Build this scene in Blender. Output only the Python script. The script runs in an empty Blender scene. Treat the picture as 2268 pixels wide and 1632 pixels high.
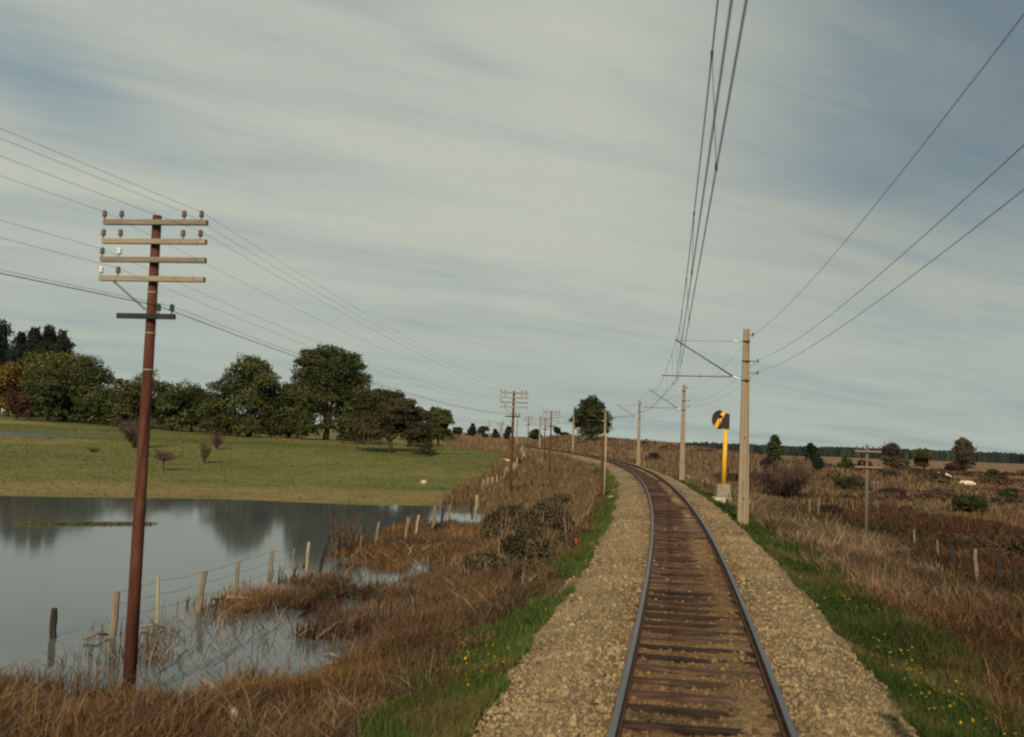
import bpy, math, random
import numpy as np
rng = np.random.default_rng(11)
random.seed(11)
R = math.radians
SC = bpy.context.scene
COL = SC.collection

# ------------------------------------------------------------------ camera maths
CAMZ, PITCH, ROLL, F = 2.9, R(3.78), R(2.06), 995.6
def _rot():
    a = math.pi/2 + PITCH
    rx = np.array([[1,0,0],[0,math.cos(a),-math.sin(a)],[0,math.sin(a),math.cos(a)]])
    c, s = math.cos(ROLL), math.sin(ROLL)
    return rx @ np.array([[c,-s,0],[s,c,0],[0,0,1]])
CM = _rot()
K = 1024/2268.0                      # photo read off at 2268 px wide
def ray(px, py):
    d = CM @ np.array([(px*K-512)/F, -(py*K-368.5)/F, -1.0])
    return d/d[1]
def at_depth(px, py, Y):
    d = ray(px, py); return np.array([d[0]*Y, Y, CAMZ+d[2]*Y])
def at_z(px, py, z):
    d = ray(px, py); Y = (z-CAMZ)/d[2]; return np.array([d[0]*Y, Y, z])

# ------------------------------------------------------------------ noise and terrain
_T = rng.random((256,256))
def vn(x, y, sc, seed=0):
    x = np.asarray(x, float)/sc + 17.3*seed + 500; y = np.asarray(y, float)/sc + 9.7*seed + 500
    xi = np.floor(x).astype(int); yi = np.floor(y).astype(int)
    fx = x-xi; fy = y-yi
    fx = fx*fx*(3-2*fx); fy = fy*fy*(3-2*fy)
    a = _T[xi%256, yi%256]; b = _T[(xi+1)%256, yi%256]; c = _T[xi%256, (yi+1)%256]; d = _T[(xi+1)%256, (yi+1)%256]
    return (a*(1-fx)+b*fx)*(1-fy)+(c*(1-fx)+d*fx)*fy - .5
def sst(x, a, b):
    t = np.clip((np.asarray(x, float)-a)/(b-a), 0, 1); return t*t*(3-2*t)
def lerp(a, b, t): return a+(b-a)*t

_ty = np.array([-60,-30,0,9.8,19.5,32,41,51,65,86,107,127,147,165,185,206,235,265,300,340,390,450,600.])
_tx = np.array([-11.4,-5.5,.24,2.0,3.66,5.6,6.85,8.15,9.75,11.75,13.0,13.5,13.3,12.5,11.2,9.4,6.2,2.7,-1.5,-6.5,-13,-21,-41.])
# natural-ish smooth curve through the points
_yy = np.linspace(-60, 600, 2641)
_xx = np.interp(_yy, _ty, _tx)
for _ in range(60):
    k = np.ones(41)/41; p = np.pad(_xx, 20, mode='edge')
    p[:20] = _xx[0]-( _xx[1:21][::-1]-_xx[0]); p[-20:] = _xx[-1]-(_xx[-21:-1][::-1]-_xx[-1])
    _xx = np.convolve(p, k, 'valid')
    if _ >= 2: break
def track_x(y): return np.interp(y, _yy, _xx)
def track_dir(y):
    s = (track_x(y+1.0)-track_x(y-1.0))/2.0
    n = np.sqrt(1+s*s); return s/n, 1/n

WATER = -1.60
POOL2 = .74
def terrain(x, y):
    x = np.asarray(x, float); y = np.asarray(y, float)
    d = x-track_x(y); t = np.abs(d)
    prof = np.interp(t, [0,2.5,3.0,4.3,6.5,9], [-.62,-.62,-.64,-.95,-1.42,-1.5])
    ysh = np.clip(57+.18*(x+30), 44, 63) + vn(x, y, 9, 3)*3
    u = y-ysh
    mead = np.where(u > 0, -1.6+.045*np.minimum(u,52)+.0022*np.clip(u-52,0,150), -1.6-.1*np.minimum(-u,6))
    mead = mead + 2.7*sst(y,120,215)*sst(-x,38,110) + sst(u,2,20)*(vn(x,y,14,1)*.35+vn(x,y,4,2)*.10)
    e = np.sqrt(((x+80)/33)**2+((y-122)/23)**2)
    mead = lerp(POOL2+np.where(e<1,.3,np.where(y<122,.015,.12))*(e*e-1), mead, sst(e,1.08,1.4))
    marsh = -1.70 + vn(x,y,2.6,5)*.34 + vn(x,y,1.1,6)*.12 + .42*(1-sst(t,5.2,7.0)) - .10*sst(t,7,9) + .10*np.exp(-((y-28)/3.5)**2)
    strip = lerp(marsh, -1.36+vn(x,y,5,7)*.2, sst(y,44,52)) + 2.2*sst(y,125,250)
    left = lerp(strip, mead, sst(t + 1.6*vn(x,y,6,8), lerp(8.6,9.5,sst(y,62,72)), lerp(11.4,13.5,sst(y,62,72))))
    nb = 1-sst(y + 1.3*vn(x,y,3,9) + .10*(t-9), 14.9, 16.9)
    left = lerp(left, -1.24+vn(x,y,2.5,10)*.25, nb)
    zl = lerp(prof, left, sst(t,4.3,7))
    rb = -1.55+sst(t,7,20)*(vn(x,y,19,11)*.8+vn(x,y,6,12)*.3) - 3.6*sst(y,180,760)
    rb = rb + (2.4*sst(y,80,180)+1.6*sst(y,180,260))*np.exp(-((x-20)/35)**2)*(1-sst(y,500,900))
    zr = lerp(prof, rb, sst(t,5,11))
    return np.where(d < 0, zl, zr)
def th(x, y): return float(terrain(np.array([x]), np.array([y]))[0])
_hit_t = np.geomspace(5, 1500, 6000)
def hit(px, py):
    d = ray(px, py)
    z = CAMZ+d[2]*_hit_t
    b = z < terrain(d[0]*_hit_t, _hit_t)
    i = int(np.argmax(b)) if b.any() else len(_hit_t)-1
    return np.array([d[0]*_hit_t[i], _hit_t[i], float(z[i])])

# ------------------------------------------------------------------ tagging helpers
def tag(o, label, cat, group=None, kind=None):
    if label: o['label'] = label
    if cat: o['category'] = cat
    if group: o['group'] = group
    if kind: o['kind'] = kind
    return o
def empty(name, loc=(0,0,0), rz=0, label=None, cat=None, group=None):
    o = bpy.data.objects.new(name, None); COL.objects.link(o)
    o.empty_display_size = .2
    o.location = tuple(float(v) for v in loc); o.rotation_euler = (0,0,rz)
    tag(o, label, cat, group); return o
def copy_tree(o, parent=None):
    c = o.copy(); COL.objects.link(c); c.parent = parent
    for ch in list(o.children): copy_tree(ch, c)
    return c

class MB:
    def __init__(s): s.v = []; s.f = []; s.m = []
    def add(s, vs, fs, m=0):
        o = len(s.v); s.v += [tuple(map(float, v)) for v in vs]
        for f in fs: s.f.append(tuple(i+o for i in f)); s.m.append(m)
    def box(s, c, sz, rz=0, m=0, taper=None, tilt=0):
        x, y, z = [q/2 for q in sz]; tx, ty = taper or (1,1)
        P = [(-x,-y,-z),(x,-y,-z),(x,y,-z),(-x,y,-z),(-x*tx,-y*ty,z),(x*tx,-y*ty,z),(x*tx,y*ty,z),(-x*tx,y*ty,z)]
        ca, sa = math.cos(rz), math.sin(rz); ct, st = math.cos(tilt), math.sin(tilt)
        Q = []
        for a,b,d in P:
            a, d = a*ct+d*st, -a*st+d*ct
            Q.append((c[0]+a*ca-b*sa, c[1]+a*sa+b*ca, c[2]+d))
        s.add(Q, [(0,3,2,1),(4,5,6,7),(0,1,5,4),(1,2,6,5),(2,3,7,6),(3,0,4,7)], m)
    def tube(s, pts, rad, n=8, m=0, cap=True):
        pts = [np.array(p, float) for p in pts]
        if not hasattr(rad, '__len__'): rad = [rad]*len(pts)
        rings = []; u = None
        for i, p in enumerate(pts):
            t = pts[min(i+1,len(pts)-1)]-pts[max(i-1,0)]
            t = t/(np.linalg.norm(t)+1e-9)
            if u is None:
                u = np.cross(t, [0,0,1.0]) if abs(t[2]) < .9 else np.cross(t, [1.0,0,0])
            u = u-t*np.dot(u,t); u /= np.linalg.norm(u)+1e-9
            w = np.cross(t, u)
            rings.append([p+rad[i]*(math.cos(a)*u+math.sin(a)*w) for a in [2*math.pi*k/n for k in range(n)]])
        vs = [q for r in rings for q in r]; fs = []
        for i in range(len(pts)-1):
            for k in range(n):
                fs.append((i*n+k, i*n+(k+1)%n, (i+1)*n+(k+1)%n, (i+1)*n+k))
        if cap:
            fs.append(tuple(range(n-1,-1,-1))); fs.append(tuple((len(pts)-1)*n+k for k in range(n)))
        s.add(vs, fs, m)
    def lathe(s, c, prof, n=10, m=0):
        vs = []; fs = []
        for r, z in prof:
            for k in range(n):
                a = 2*math.pi*k/n; vs.append((c[0]+r*math.cos(a), c[1]+r*math.sin(a), c[2]+z))
        for i in range(len(prof)-1):
            for k in range(n): fs.append((i*n+k, i*n+(k+1)%n, (i+1)*n+(k+1)%n, (i+1)*n+k))
        fs.append(tuple(range(n-1,-1,-1))); fs.append(tuple((len(prof)-1)*n+k for k in range(n)))
        s.add(vs, fs, m)
    def build(s, name, mats, parent=None, smooth=False, bevel=0):
        me = bpy.data.meshes.new(name); me.from_pydata(s.v, [], s.f); me.update()
        if not isinstance(mats, (list,tuple)): mats = [mats]
        for q in mats: me.materials.append(q)
        me.polygons.foreach_set('material_index', s.m)
        if smooth: me.polygons.foreach_set('use_smooth', [True]*len(s.f))
        o = bpy.data.objects.new(name, me); COL.objects.link(o); o.parent = parent
        if bevel:
            b = o.modifiers.new('bevel','BEVEL'); b.width = bevel; b.segments = 2; b.limit_method = 'ANGLE'
        return o

def np_mesh(name, V, faces, mat, tint=None, parent=None, smooth=False):
    """faces: list of (n,k) int arrays"""
    me = bpy.data.meshes.new(name)
    V = np.asarray(V, np.float32)
    me.vertices.add(len(V)); me.vertices.foreach_set('co', V.ravel())
    idx = np.concatenate([f.ravel() for f in faces]).astype(np.int32)
    tot = np.concatenate([np.full(len(f), f.shape[1], np.int32) for f in faces])
    st = np.concatenate([[0], np.cumsum(tot)[:-1]]).astype(np.int32)
    me.loops.add(len(idx)); me.loops.foreach_set('vertex_index', idx)
    me.polygons.add(len(tot)); me.polygons.foreach_set('loop_start', st); me.polygons.foreach_set('loop_total', tot)
    if smooth: me.polygons.foreach_set('use_smooth', np.ones(len(tot), bool))
    me.update(calc_edges=True); me.validate()
    if tint is not None:
        at = me.color_attributes.new('tint', 'FLOAT_COLOR', 'POINT')
        c = np.ones((len(V),4), np.float32); c[:,:3] = tint
        at.data.foreach_set('color', c.ravel())
    me.materials.append(mat)
    o = bpy.data.objects.new(name, me); COL.objects.link(o); o.parent = parent
    return o

# ------------------------------------------------------------------ materials
class NT:
    def __init__(s, name):
        s.mat = bpy.data.materials.new(name); s.mat.use_nodes = True
        s.t = s.mat.node_tree; s.b = s.t.nodes['Principled BSDF']; s.b.inputs['Specular IOR Level'].default_value = .25
    def n(s, ty, **kw):
        q = s.t.nodes.new(ty)
        for k, v in kw.items():
            if k in q.inputs: q.inputs[k].default_value = v
            else: setattr(q, k, v)
        return q
    def l(s, a, b): s.t.links.new(a, b)
    def noise(s, scale, detail=4, rough=.6, stretch=None, coord='Object', dist=0):
        tc = s.n('ShaderNodeTexCoord'); q = s.n('ShaderNodeTexNoise')
        q.inputs['Scale'].default_value = scale; q.inputs['Detail'].default_value = detail
        q.inputs['Roughness'].default_value = rough; q.inputs['Distortion'].default_value = dist
        if stretch:
            mp = s.n('ShaderNodeMapping'); mp.inputs['Scale'].default_value = stretch
            s.l(tc.outputs[coord], mp.inputs['Vector']); s.l(mp.outputs[0], q.inputs['Vector'])
        else: s.l(tc.outputs[coord], q.inputs['Vector'])
        return q
    def ramp(s, fac, stops):
        r = s.n('ShaderNodeValToRGB'); e = r.color_ramp.elements
        while len(e) < len(stops): e.new(.5)
        for q, (p, c) in zip(e, stops): q.position = p; q.color = (*c, 1)
        s.l(fac, r.inputs['Fac']); return r
    def mix(s, a, b, fac, mode='MIX'):
        m = s.n('ShaderNodeMix', data_type='RGBA', blend_type=mode)
        for k, v in ((6,a),(7,b)):
            if hasattr(v,'links') : s.l(v, m.inputs[k])
            else: m.inputs[k].default_value = (*v,1)
        if hasattr(fac,'links'): s.l(fac, m.inputs[0])
        else: m.inputs[0].default_value = fac
        return m.outputs[2]
    def bump(s, h, strength=.4, dist=.02):
        b = s.n('ShaderNodeBump'); b.inputs['Strength'].default_value = strength; b.inputs['Distance'].default_value = dist
        s.l(h, b.inputs['Height']); s.l(b.outputs[0], s.b.inputs['Normal'])
    def col(s, c, rough=.85, metal=0):
        if hasattr(c,'links'): s.l(c, s.b.inputs['Base Color'])
        else: s.b.inputs['Base Color'].default_value = (*c,1)
        s.b.inputs['Roughness'].default_value = rough; s.b.inputs['Metallic'].default_value = metal
        return s.mat

def m_two(name, c1, c2, scale=6, rough=.85, stretch=None, lo=.35, hi=.65, bump=0, metal=0, c3=None, detail=5):
    q = NT(name); nz = q.noise(scale, detail, .65, stretch)
    st = [(lo,c1),(hi,c2)] if c3 is None else [(lo,c1),((lo+hi)/2,c2),(hi,c3)]
    r = q.ramp(nz.outputs['Fac'], st)
    if bump: q.bump(nz.outputs['Fac'], bump, .02)
    return q.col(r.outputs[0], rough, metal)

def m_tint(name, transl=.25, rough=.8, var=.35, scale=.7):
    """leaf / blade material: own colour stored per blade"""
    q = NT(name)
    a = q.n('ShaderNodeAttribute', attribute_name='tint')
    nz = q.noise(scale, 3)
    r = q.ramp(nz.outputs['Fac'], [(.3,(1-var,)*3),(.7,(1+var*.6,)*3)])
    c = q.mix(a.outputs['Color'], r.outputs[0], 1.0, 'MULTIPLY')
    q.col(c, rough); q.b.inputs['Specular IOR Level'].default_value = .1
    if transl:
        tr = q.n('ShaderNodeBsdfTranslucent'); q.l(c, tr.inputs['Color'])
        mx = q.n('ShaderNodeMixShader'); mx.inputs[0].default_value = transl
        q.l(q.b.outputs[0], mx.inputs[1]); q.l(tr.outputs[0], mx.inputs[2])
        q.l(mx.outputs[0], q.t.nodes['Material Output'].inputs['Surface'])
    return q.mat

M = {}
M['leaf'] = m_tint('shoots', .18, .75, .35, .5)
M['blade'] = m_tint('grass_blades', .25, .85, .3, .6)
M['twig'] = m_tint('twigs', 0, .9, .25, .8)
M['bark'] = m_two('bark', (.035,.022,.014), (.085,.058,.036), 9, .95, (1,1,.25), bump=.6)
M['rust'] = m_two('rusty_pole', (.045,.015,.010), (.085,.028,.017), 5, .85, (2,2,.35), .3, .7, .3, c3=(.115,.048,.028))
M['armwood'] = m_two('arm_wood', (.14,.115,.085), (.23,.185,.135), 3, .85, (.6,6,6), .3, .7, .2)
M['armwood_b'] = m_two('arm_wood_pale', (.21,.17,.12), (.31,.25,.175), 3, .85, (.6,6,6), .3, .7, .2)
M['blackmetal'] = m_two('dark_steel', (.012,.012,.014), (.03,.028,.028), 8, .6)
M['ins_brown'] = NT('brown_porcelain').col((.12,.075,.065), .5)
M['ins_white'] = NT('white_porcelain').col((.6,.6,.55), .3)
M['ins_dark'] = NT('dark_porcelain').col((.03,.04,.04), .35)
M['concrete'] = m_two('mast_concrete', (.16,.125,.083), (.26,.205,.135), 2.2, .92, (1,1,.4), .25, .75, .15, c3=(.215,.167,.108))
M['concrete_grey'] = m_two('base_concrete', (.17,.14,.10), (.30,.25,.18), 3.0, .92, None, .3, .7, .2)
M['plaster_white'] = m_two('footing_concrete', (.36,.32,.24), (.5,.45,.34), 4, .9)
M['recess'] = NT('slot_dark').col((.02,.016,.012), .95)
M['yellow'] = m_two('yellow_paint', (.62,.33,.022), (.70,.39,.03), 1.5, .5)
M['blackpaint'] = m_two('black_paint', (.014,.013,.013), (.025,.022,.02), 3, .55)
q = NT('red_lens'); q.col((.5,.05,.02), .2); q.b.inputs['Emission Color'].default_value = (1,.12,.03,1); q.b.inputs['Emission Strength'].default_value = .35; M['red_lens'] = q.mat
M['tube_steel'] = m_two('cantilever_steel', (.10,.065,.045), (.18,.125,.085), 5, .7)
M['wire'] = NT('wire_copper_dark').col((.045,.032,.024), .6, .3)
M['wire_pale'] = NT('telegraph_wire_metal').col((.10,.11,.11), .6, .2)
M['postgrey'] = m_two('weathered_post', (.13,.10,.07), (.26,.20,.135), 6, .95, (3,3,.5), .3, .7, .5)
M['postgrey_dark'] = m_two('grey_pole', (.085,.068,.052), (.17,.135,.10), 6, .95, (3,3,.5), .3, .7, .4)
M['postdark'] = m_two('dark_post', (.016,.013,.011), (.055,.042,.032), 5, .95, (3,3,.7), .35, .7, .5)
M['postpale'] = m_two('pale_post', (.27,.22,.15), (.42,.34,.22), 6, .95, (3,3,.5), .3, .7, .5)
M['deadwood'] = m_two('dead_branch', (.22,.165,.11), (.42,.33,.22), 7, .95, None, .3, .7)
M['palepipe'] = m_two('pale_pipe', (.27,.235,.165), (.36,.32,.23), 3, .6)
M['redpaint'] = m_two('red_paint', (.33,.03,.015), (.42,.05,.02), 5, .6)
M['rock'] = m_two('pale_rock', (.35,.29,.19), (.52,.44,.31), 4, .95, bump=.5)

def m_sleeper():
    q = NT('sleeper_wood'); oi = q.n('ShaderNodeObjectInfo'); tc = q.n('ShaderNodeTexCoord')
    of = q.n('ShaderNodeMath', operation='MULTIPLY'); q.l(oi.outputs['Random'], of.inputs[0]); of.inputs[1].default_value = 57.0
    mp = q.n('ShaderNodeMapping'); mp.inputs['Scale'].default_value = (.45,6,6); q.l(tc.outputs['Object'], mp.inputs['Vector']); q.l(of.outputs[0], mp.inputs['Location'])
    nz = q.n('ShaderNodeTexNoise'); nz.inputs['Scale'].default_value = 3.5; nz.inputs['Detail'].default_value = 6; nz.inputs['Roughness'].default_value = .72; q.l(mp.outputs[0], nz.inputs['Vector'])
    a = q.ramp(nz.outputs['Fac'], [(.32,(.012,.007,.005)),(.46,(.042,.022,.014)),(.58,(.078,.044,.029)),(.76,(.18,.125,.08))])
    b = q.ramp(oi.outputs['Random'], [(0,(.45,.40,.38)),(1,(1.55,1.5,1.45))])
    q.bump(nz.outputs['Fac'], .6, .02)
    return q.col(q.mix(a.outputs[0], b.outputs[0], 1, 'MULTIPLY'), .9)
M['sleeper'] = m_sleeper()
M['railtop'] = m_two('rail_steel', (.13,.137,.145), (.18,.185,.195), 2, .42, (1,.1,1), metal=.8)
M['railside'] = m_two('rail_rust', (.045,.018,.010), (.10,.042,.022), 6, .85)

def m_ballast():
    q = NT('ballast')
    tc = q.n('ShaderNodeTexCoord')
    vo = q.n('ShaderNodeTexVoronoi'); vo.inputs['Scale'].default_value = 24; q.l(tc.outputs['Object'], vo.inputs['Vector'])
    sep = q.n('ShaderNodeSeparateColor'); q.l(vo.outputs['Color'], sep.inputs[0])
    a = q.ramp(sep.outputs[0], [(0,(.13,.094,.054)),(.22,(.20,.141,.074)),(.55,(.272,.196,.102)),(.9,(.34,.25,.137)),(1,(.39,.30,.19))])
    nz = q.noise(.55, 5, .6); b = q.ramp(nz.outputs['Fac'], [(.3,(.62,.58,.55)),(.7,(1.12,1.1,1.02))])
    nz2 = q.noise(3.0, 4, .6); b2 = q.ramp(nz2.outputs['Fac'], [(.35,(.75,.72,.7)),(.65,(1.15,1.15,1.1))])
    c = q.mix(a.outputs[0], b.outputs[0], 1, 'MULTIPLY'); c = q.mix(c, b2.outputs[0], .8, 'MULTIPLY')
    at = q.n('ShaderNodeAttribute', attribute_name='tint'); c = q.mix(c, at.outputs['Color'], 1, 'MULTIPLY')
    q.bump(vo.outputs['Distance'], .6, .02)
    return q.col(c, .95)
M['ballast'] = m_ballast()

def m_ground():
    q = NT('ground_cover')
    at = q.n('ShaderNodeAttribute', attribute_name='tint')
    n1 = q.noise(.35, 6, .65); n2 = q.noise(5, 5, .7)
    a = q.ramp(n1.outputs['Fac'], [(.3,(.72,.70,.68)),(.7,(1.25,1.2,1.15))])
    b = q.ramp(n2.outputs['Fac'], [(.3,(.62,.62,.6)),(.7,(1.3,1.28,1.2))])
    c = q.mix(at.outputs['Color'], a.outputs[0], 1, 'MULTIPLY'); c = q.mix(c, b.outputs[0], 1, 'MULTIPLY')
    q.bump(n2.outputs['Fac'], .5, .1)
    return q.col(c, .95)
M['ground'] = m_ground()

def m_water(name='pond_water', bs=.006):
    q = NT(name)
    n1 = q.noise(1.6, 3, .5, (1,2.2,1)); n2 = q.noise(7, 3, .55, (1,2.5,1))
    ad = q.n('ShaderNodeMath', operation='ADD'); q.l(n1.outputs['Fac'], ad.inputs[0])
    ml = q.n('ShaderNodeMath', operation='MULTIPLY'); q.l(n2.outputs['Fac'], ml.inputs[0]); ml.inputs[1].default_value = .35
    q.l(ml.outputs[0], ad.inputs[1]); q.bump(ad.outputs[0], bs, .12)
    q.b.inputs['IOR'].default_value = 1.33; q.b.inputs['Specular IOR Level'].default_value = .5
    nz = q.noise(.25, 3); r = q.ramp(nz.outputs['Fac'], [(.3,(.068,.078,.081)),(.7,(.088,.095,.094))])
    return q.col(r.outputs[0], .06)
M['water'] = m_water(); M['pool_water'] = m_water('pool_water', .5)

# ------------------------------------------------------------------ ground
def col_lerp(base, c, w): return base*(1-w[...,None])+np.array(c)*w[...,None]
def land_colour(x, y):
    d = x-track_x(y); t = np.abs(d)
    c = np.zeros(x.shape+(3,)); c[:] = (.115,.117,.030)                   # meadow
    n = vn(x,y,11,21); n2 = vn(x,y,3,22); n3 = vn(x, y*2.5, 30, 23)
    c = col_lerp(c, (.175,.140,.055), sst(n3+n*.4, .0, .32))             # drier bands
    c = col_lerp(c, (.085,.10,.026), sst(n3*-1+n2*.3, .08, .4))
    ysh = np.clip(57+.18*(x+30), 44, 63)
    c = col_lerp(c, (.20,.15,.06), (1-sst(np.abs(y-ysh-4),2,7))*.8*(d < -9))
    brown = np.array((.10,.058,.030))
    wb = (1-sst(t+3*n+2*n2, 10.5, 14.5))*(d < 0)
    wb = np.maximum(wb, (1-sst(y,15,19))*(d < 0)); c = col_lerp(c, brown, wb)
    far = sst(y+30*n,150,190)*(d < 0)*sst(x/np.maximum(y,1), -.11, -.05)
    c = col_lerp(c, (.19,.125,.062), far*.8)
    wr = (d >= 0)*1.0
    c = col_lerp(c, (.085,.043,.026), wr)
    c = col_lerp(c, (.075,.066,.026), wr*sst(n+n2*.5, .02, .25)*(1-sst(y,70,110)*.7))
    c = col_lerp(c, (.20,.125,.062), wr*sst(y+25*n,110,175)*.85)
    c = col_lerp(c, (.12,.095,.04), wr*sst(y,190,240)*np.exp(-((x-30)/45)**2)*.8)
    wv = (1-sst(np.abs(t-3.1+.5*n2), .5, 1.0))*np.where(d<0, 1-.8*sst(y,17,22)*(1-sst(y,36,44)), 1)
    c = col_lerp(c, (.042,.06,.018), wv*(1-sst(y,90,150)*.6)*np.where(d<0,.95,.9))
    c = col_lerp(c, (.16,.11,.06), (1-sst(t,2.2,2.9)))
    return c
Yr = np.concatenate([np.arange(-24,60,.45), np.arange(60,260,1.3), np.geomspace(260,4000,46)])
dn = np.concatenate([np.arange(0,15,.4), np.geomspace(15,2400,56)])
Dc = np.concatenate([-dn[::-1][:-1], dn])
DD, YY = np.meshgrid(Dc, Yr); XX = DD+track_x(np.clip(YY,-60,600))
ZZ = terrain(XX, YY)
nr, nc = XX.shape
V = np.stack([XX,YY,ZZ], -1).reshape(-1,3)
ii, jj = np.meshgrid(np.arange(nr-1), np.arange(nc-1), indexing='ij'); a0 = (ii*nc+jj).ravel()
g = np_mesh('ground', V, [np.stack([a0,a0+1,a0+nc+1,a0+nc],-1)], M['ground'], land_colour(XX,YY).reshape(-1,3), smooth=True)
tag(g, 'gently rolling ground of meadow, marsh and heath either side of the track', 'ground', kind='structure')

# ------------------------------------------------------------------ water
def sheet(name, pts, z, mat):
    b = MB(); b.add([(p[0],p[1],z) for p in pts], [tuple(range(len(pts)))]); return b.build(name, mat)
pts = [(track_x(y)-5.6, y) for y in (68,60,50,40,30,20,12)] + [(-30,8),(-220,8),(-220,72),(-30,72)]
tag(sheet('pond', pts, WATER, M['water']), 'still grey flooded pond beside the railway bank reflecting trees', 'pond', kind='structure')
pts = [(-80+34*math.cos(a), 122+23.7*math.sin(a)) for a in np.linspace(0,2*math.pi,40)[:-1]]
tag(sheet('pool', pts, POOL2, M['pool_water']), 'narrow strip of water in the meadow before the far trees', 'pool', kind='structure')

# ------------------------------------------------------------------ track bed
def bed_z(d, y):
    t = np.abs(d)
    z = np.interp(t, [0,.70,.84,1.0,1.5,2.15,2.75,3.15], [-.226,-.220,-.198,-.148,-.145,-.21,-.55,-.80])
    z = z + .05*sst(d, .05, .6)*(1-sst(d,.66,.8))*(1.5+3.2*vn(d*2,y,3.5,31))
    z = z + vn(d,y,.35,32)*.05*(1-.5*(t<.8)) + vn(d,y,.13,33)*.03
    return z
sy = np.concatenate([np.arange(-8,34,.14), np.arange(34,80,.35), np.arange(80,420,1.2)])
dv = np.concatenate([np.linspace(-3.15,-.9,20), np.linspace(-.8,.8,15), np.linspace(.9,3.15,20)])
DV, SY = np.meshgrid(dv, sy)
edge = 1+ (vn(np.sign(DV)*40,SY,1.6,34)*.16+vn(np.sign(DV)*40,SY,.5,35)*.08)*sst(np.abs(DV),1.8,3.0)
BZ = bed_z(DV, SY); DV2 = DV*edge
tdx, tdy = track_dir(SY)
BX = track_x(SY)+DV2*tdy; BY = SY-DV2*tdx
nr, nc = BX.shape
ii, jj = np.meshgrid(np.arange(nr-1), np.arange(nc-1), indexing='ij'); a0 = (ii*nc+jj).ravel()
tint = np.ones((nr,nc,3))
tint = col_lerp(tint, (.66,.52,.42), (1-sst(np.abs(DV),.72,.98))*np.clip(.82+.5*vn(DV,SY,2,36)-.55*sst(DV,.05,.5)*sst(vn(DV,SY,5,37),-.12,.15),0,1))
tint = col_lerp(tint, (.60,.42,.32), (1-sst(np.abs(np.abs(DV)-1.05),.05,.45))*(np.abs(DV)>.9)*(.55+.6*vn(DV,SY,1.1,39)))
tint = tint*(1+.5*vn(DV,SY,2.4,38)+.35*vn(DV,SY,.7,40))[...,None]
tint = col_lerp(tint, (.78,.74,.70), (sst(np.abs(DV),2.2,3.0)))
bd = np_mesh('track_bed', np.stack([BX,BY,BZ],-1).reshape(-1,3), [np.stack([a0,a0+1,a0+nc+1,a0+nc],-1)], M['ballast'], tint.reshape(-1,3), smooth=True)
tag(bd, 'tan crushed stone ballast bed carrying the railway line', 'track bed', kind='structure')

def ballast_stones(n):
    u = rng.random(n); y = 1/(1/8.3+u*(1/55-1/8.3))
    d = rng.uniform(-2.85,2.85,n)
    keep = np.minimum(np.abs(d-.895),np.abs(d+.895)) > .09
    keep &= (np.abs(d) > .85) | (rng.random(n) < .3)
    y = y[keep]; d = d[keep]; n = len(y)
    tx, ty = track_dir(y)
    c = np.stack([track_x(y)+d*ty, y-d*tx, bed_z(d,y)+.005],-1)
    s = rng.uniform(.013,.033,n)*(1+1.1*(rng.random(n)<.07))*np.clip((y/12)**.3,1,2)
    oct_ = np.array([[1,0,0],[0,1,0],[-1,0,0],[0,-1,0],[0,0,1],[0,0,-1.]])
    V = oct_[None]*(.65+.7*rng.random((n,6,1)))*s[:,None,None]; V[:,:,2] *= .7
    V = V + rng.normal(0,.15,(n,6,3))*s[:,None,None]
    a = rng.random(n)*6.283; ca, sa = np.cos(a)[:,None], np.sin(a)[:,None]
    X = V[:,:,0]*ca-V[:,:,1]*sa; Y = V[:,:,0]*sa+V[:,:,1]*ca
    V = np.stack([X,Y,V[:,:,2]],-1)+c[:,None]
    f = np.array([[0,1,4],[1,2,4],[2,3,4],[3,0,4],[1,0,5],[2,1,5],[3,2,5],[0,3,5]])
    Fa = (f[None]+6*np.arange(n)[:,None,None]).reshape(-1,3)
    pal = np.array([[.30,.218,.116],[.27,.195,.102],[.24,.172,.09],[.20,.153,.095],[.13,.098,.065],[.34,.265,.16]])
    t = pal[rng.choice(6,n,p=[.3,.27,.17,.12,.09,.05])]*rng.uniform(.8,1.15,(n,1))
    inner = np.abs(d) < .8; t[inner] *= np.array([.72,.60,.52])
    o = np_mesh('ballast_stones', V.reshape(-1,3), [Fa], M['twig'], np.repeat(t,6,0))
    tag(o, 'loose tan and grey stones of the ballast around the rails', 'ballast', kind='stuff')
ballast_stones(34000)

# ------------------------------------------------------------------ railway track
G = .895
track = empty('railway_track', (float(track_x(0)),0,0), 0, 'single railway line of two polished rails on dark wooden sleepers curving left', 'railway track')
TO = np.array(track.location)
def rail(side):
    prof = [(-.035,0,1),(.035,0,1),(.036,-.032,0),(.010,-.045,0),(.009,-.115,0),(.065,-.128,0),(.065,-.14,0),(-.065,-.14,0),(-.065,-.128,0),(-.009,-.115,0),(-.010,-.045,0),(-.036,-.032,0)]
    ys = np.concatenate([np.arange(-8,40,1.0), np.arange(40,400,2.0)]); b = MB(); vs = []; fs = []; n = len(prof)
    for y in ys:
        tx, ty = track_dir(y); x0 = float(track_x(y))
        for (o, z, _) in prof:
            dd = side*G+o; vs.append((x0+dd*ty-TO[0], y-dd*tx-TO[1], z-TO[2]))
    top = []; rest = []
    for i in range(len(ys)-1):
        for k in range(n):
            f = (i*n+k, (i+1)*n+k, (i+1)*n+(k+1)%n, i*n+(k+1)%n)
            (top if k == 0 else rest).append(f[::-1])
    b.add(vs, top, 0); off = len(b.v)
    b.f += rest; b.m += [1]*len(rest)
    return b.build('rail', [M['railtop'], M['railside']], track)
rail(-1); rail(1)
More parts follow.
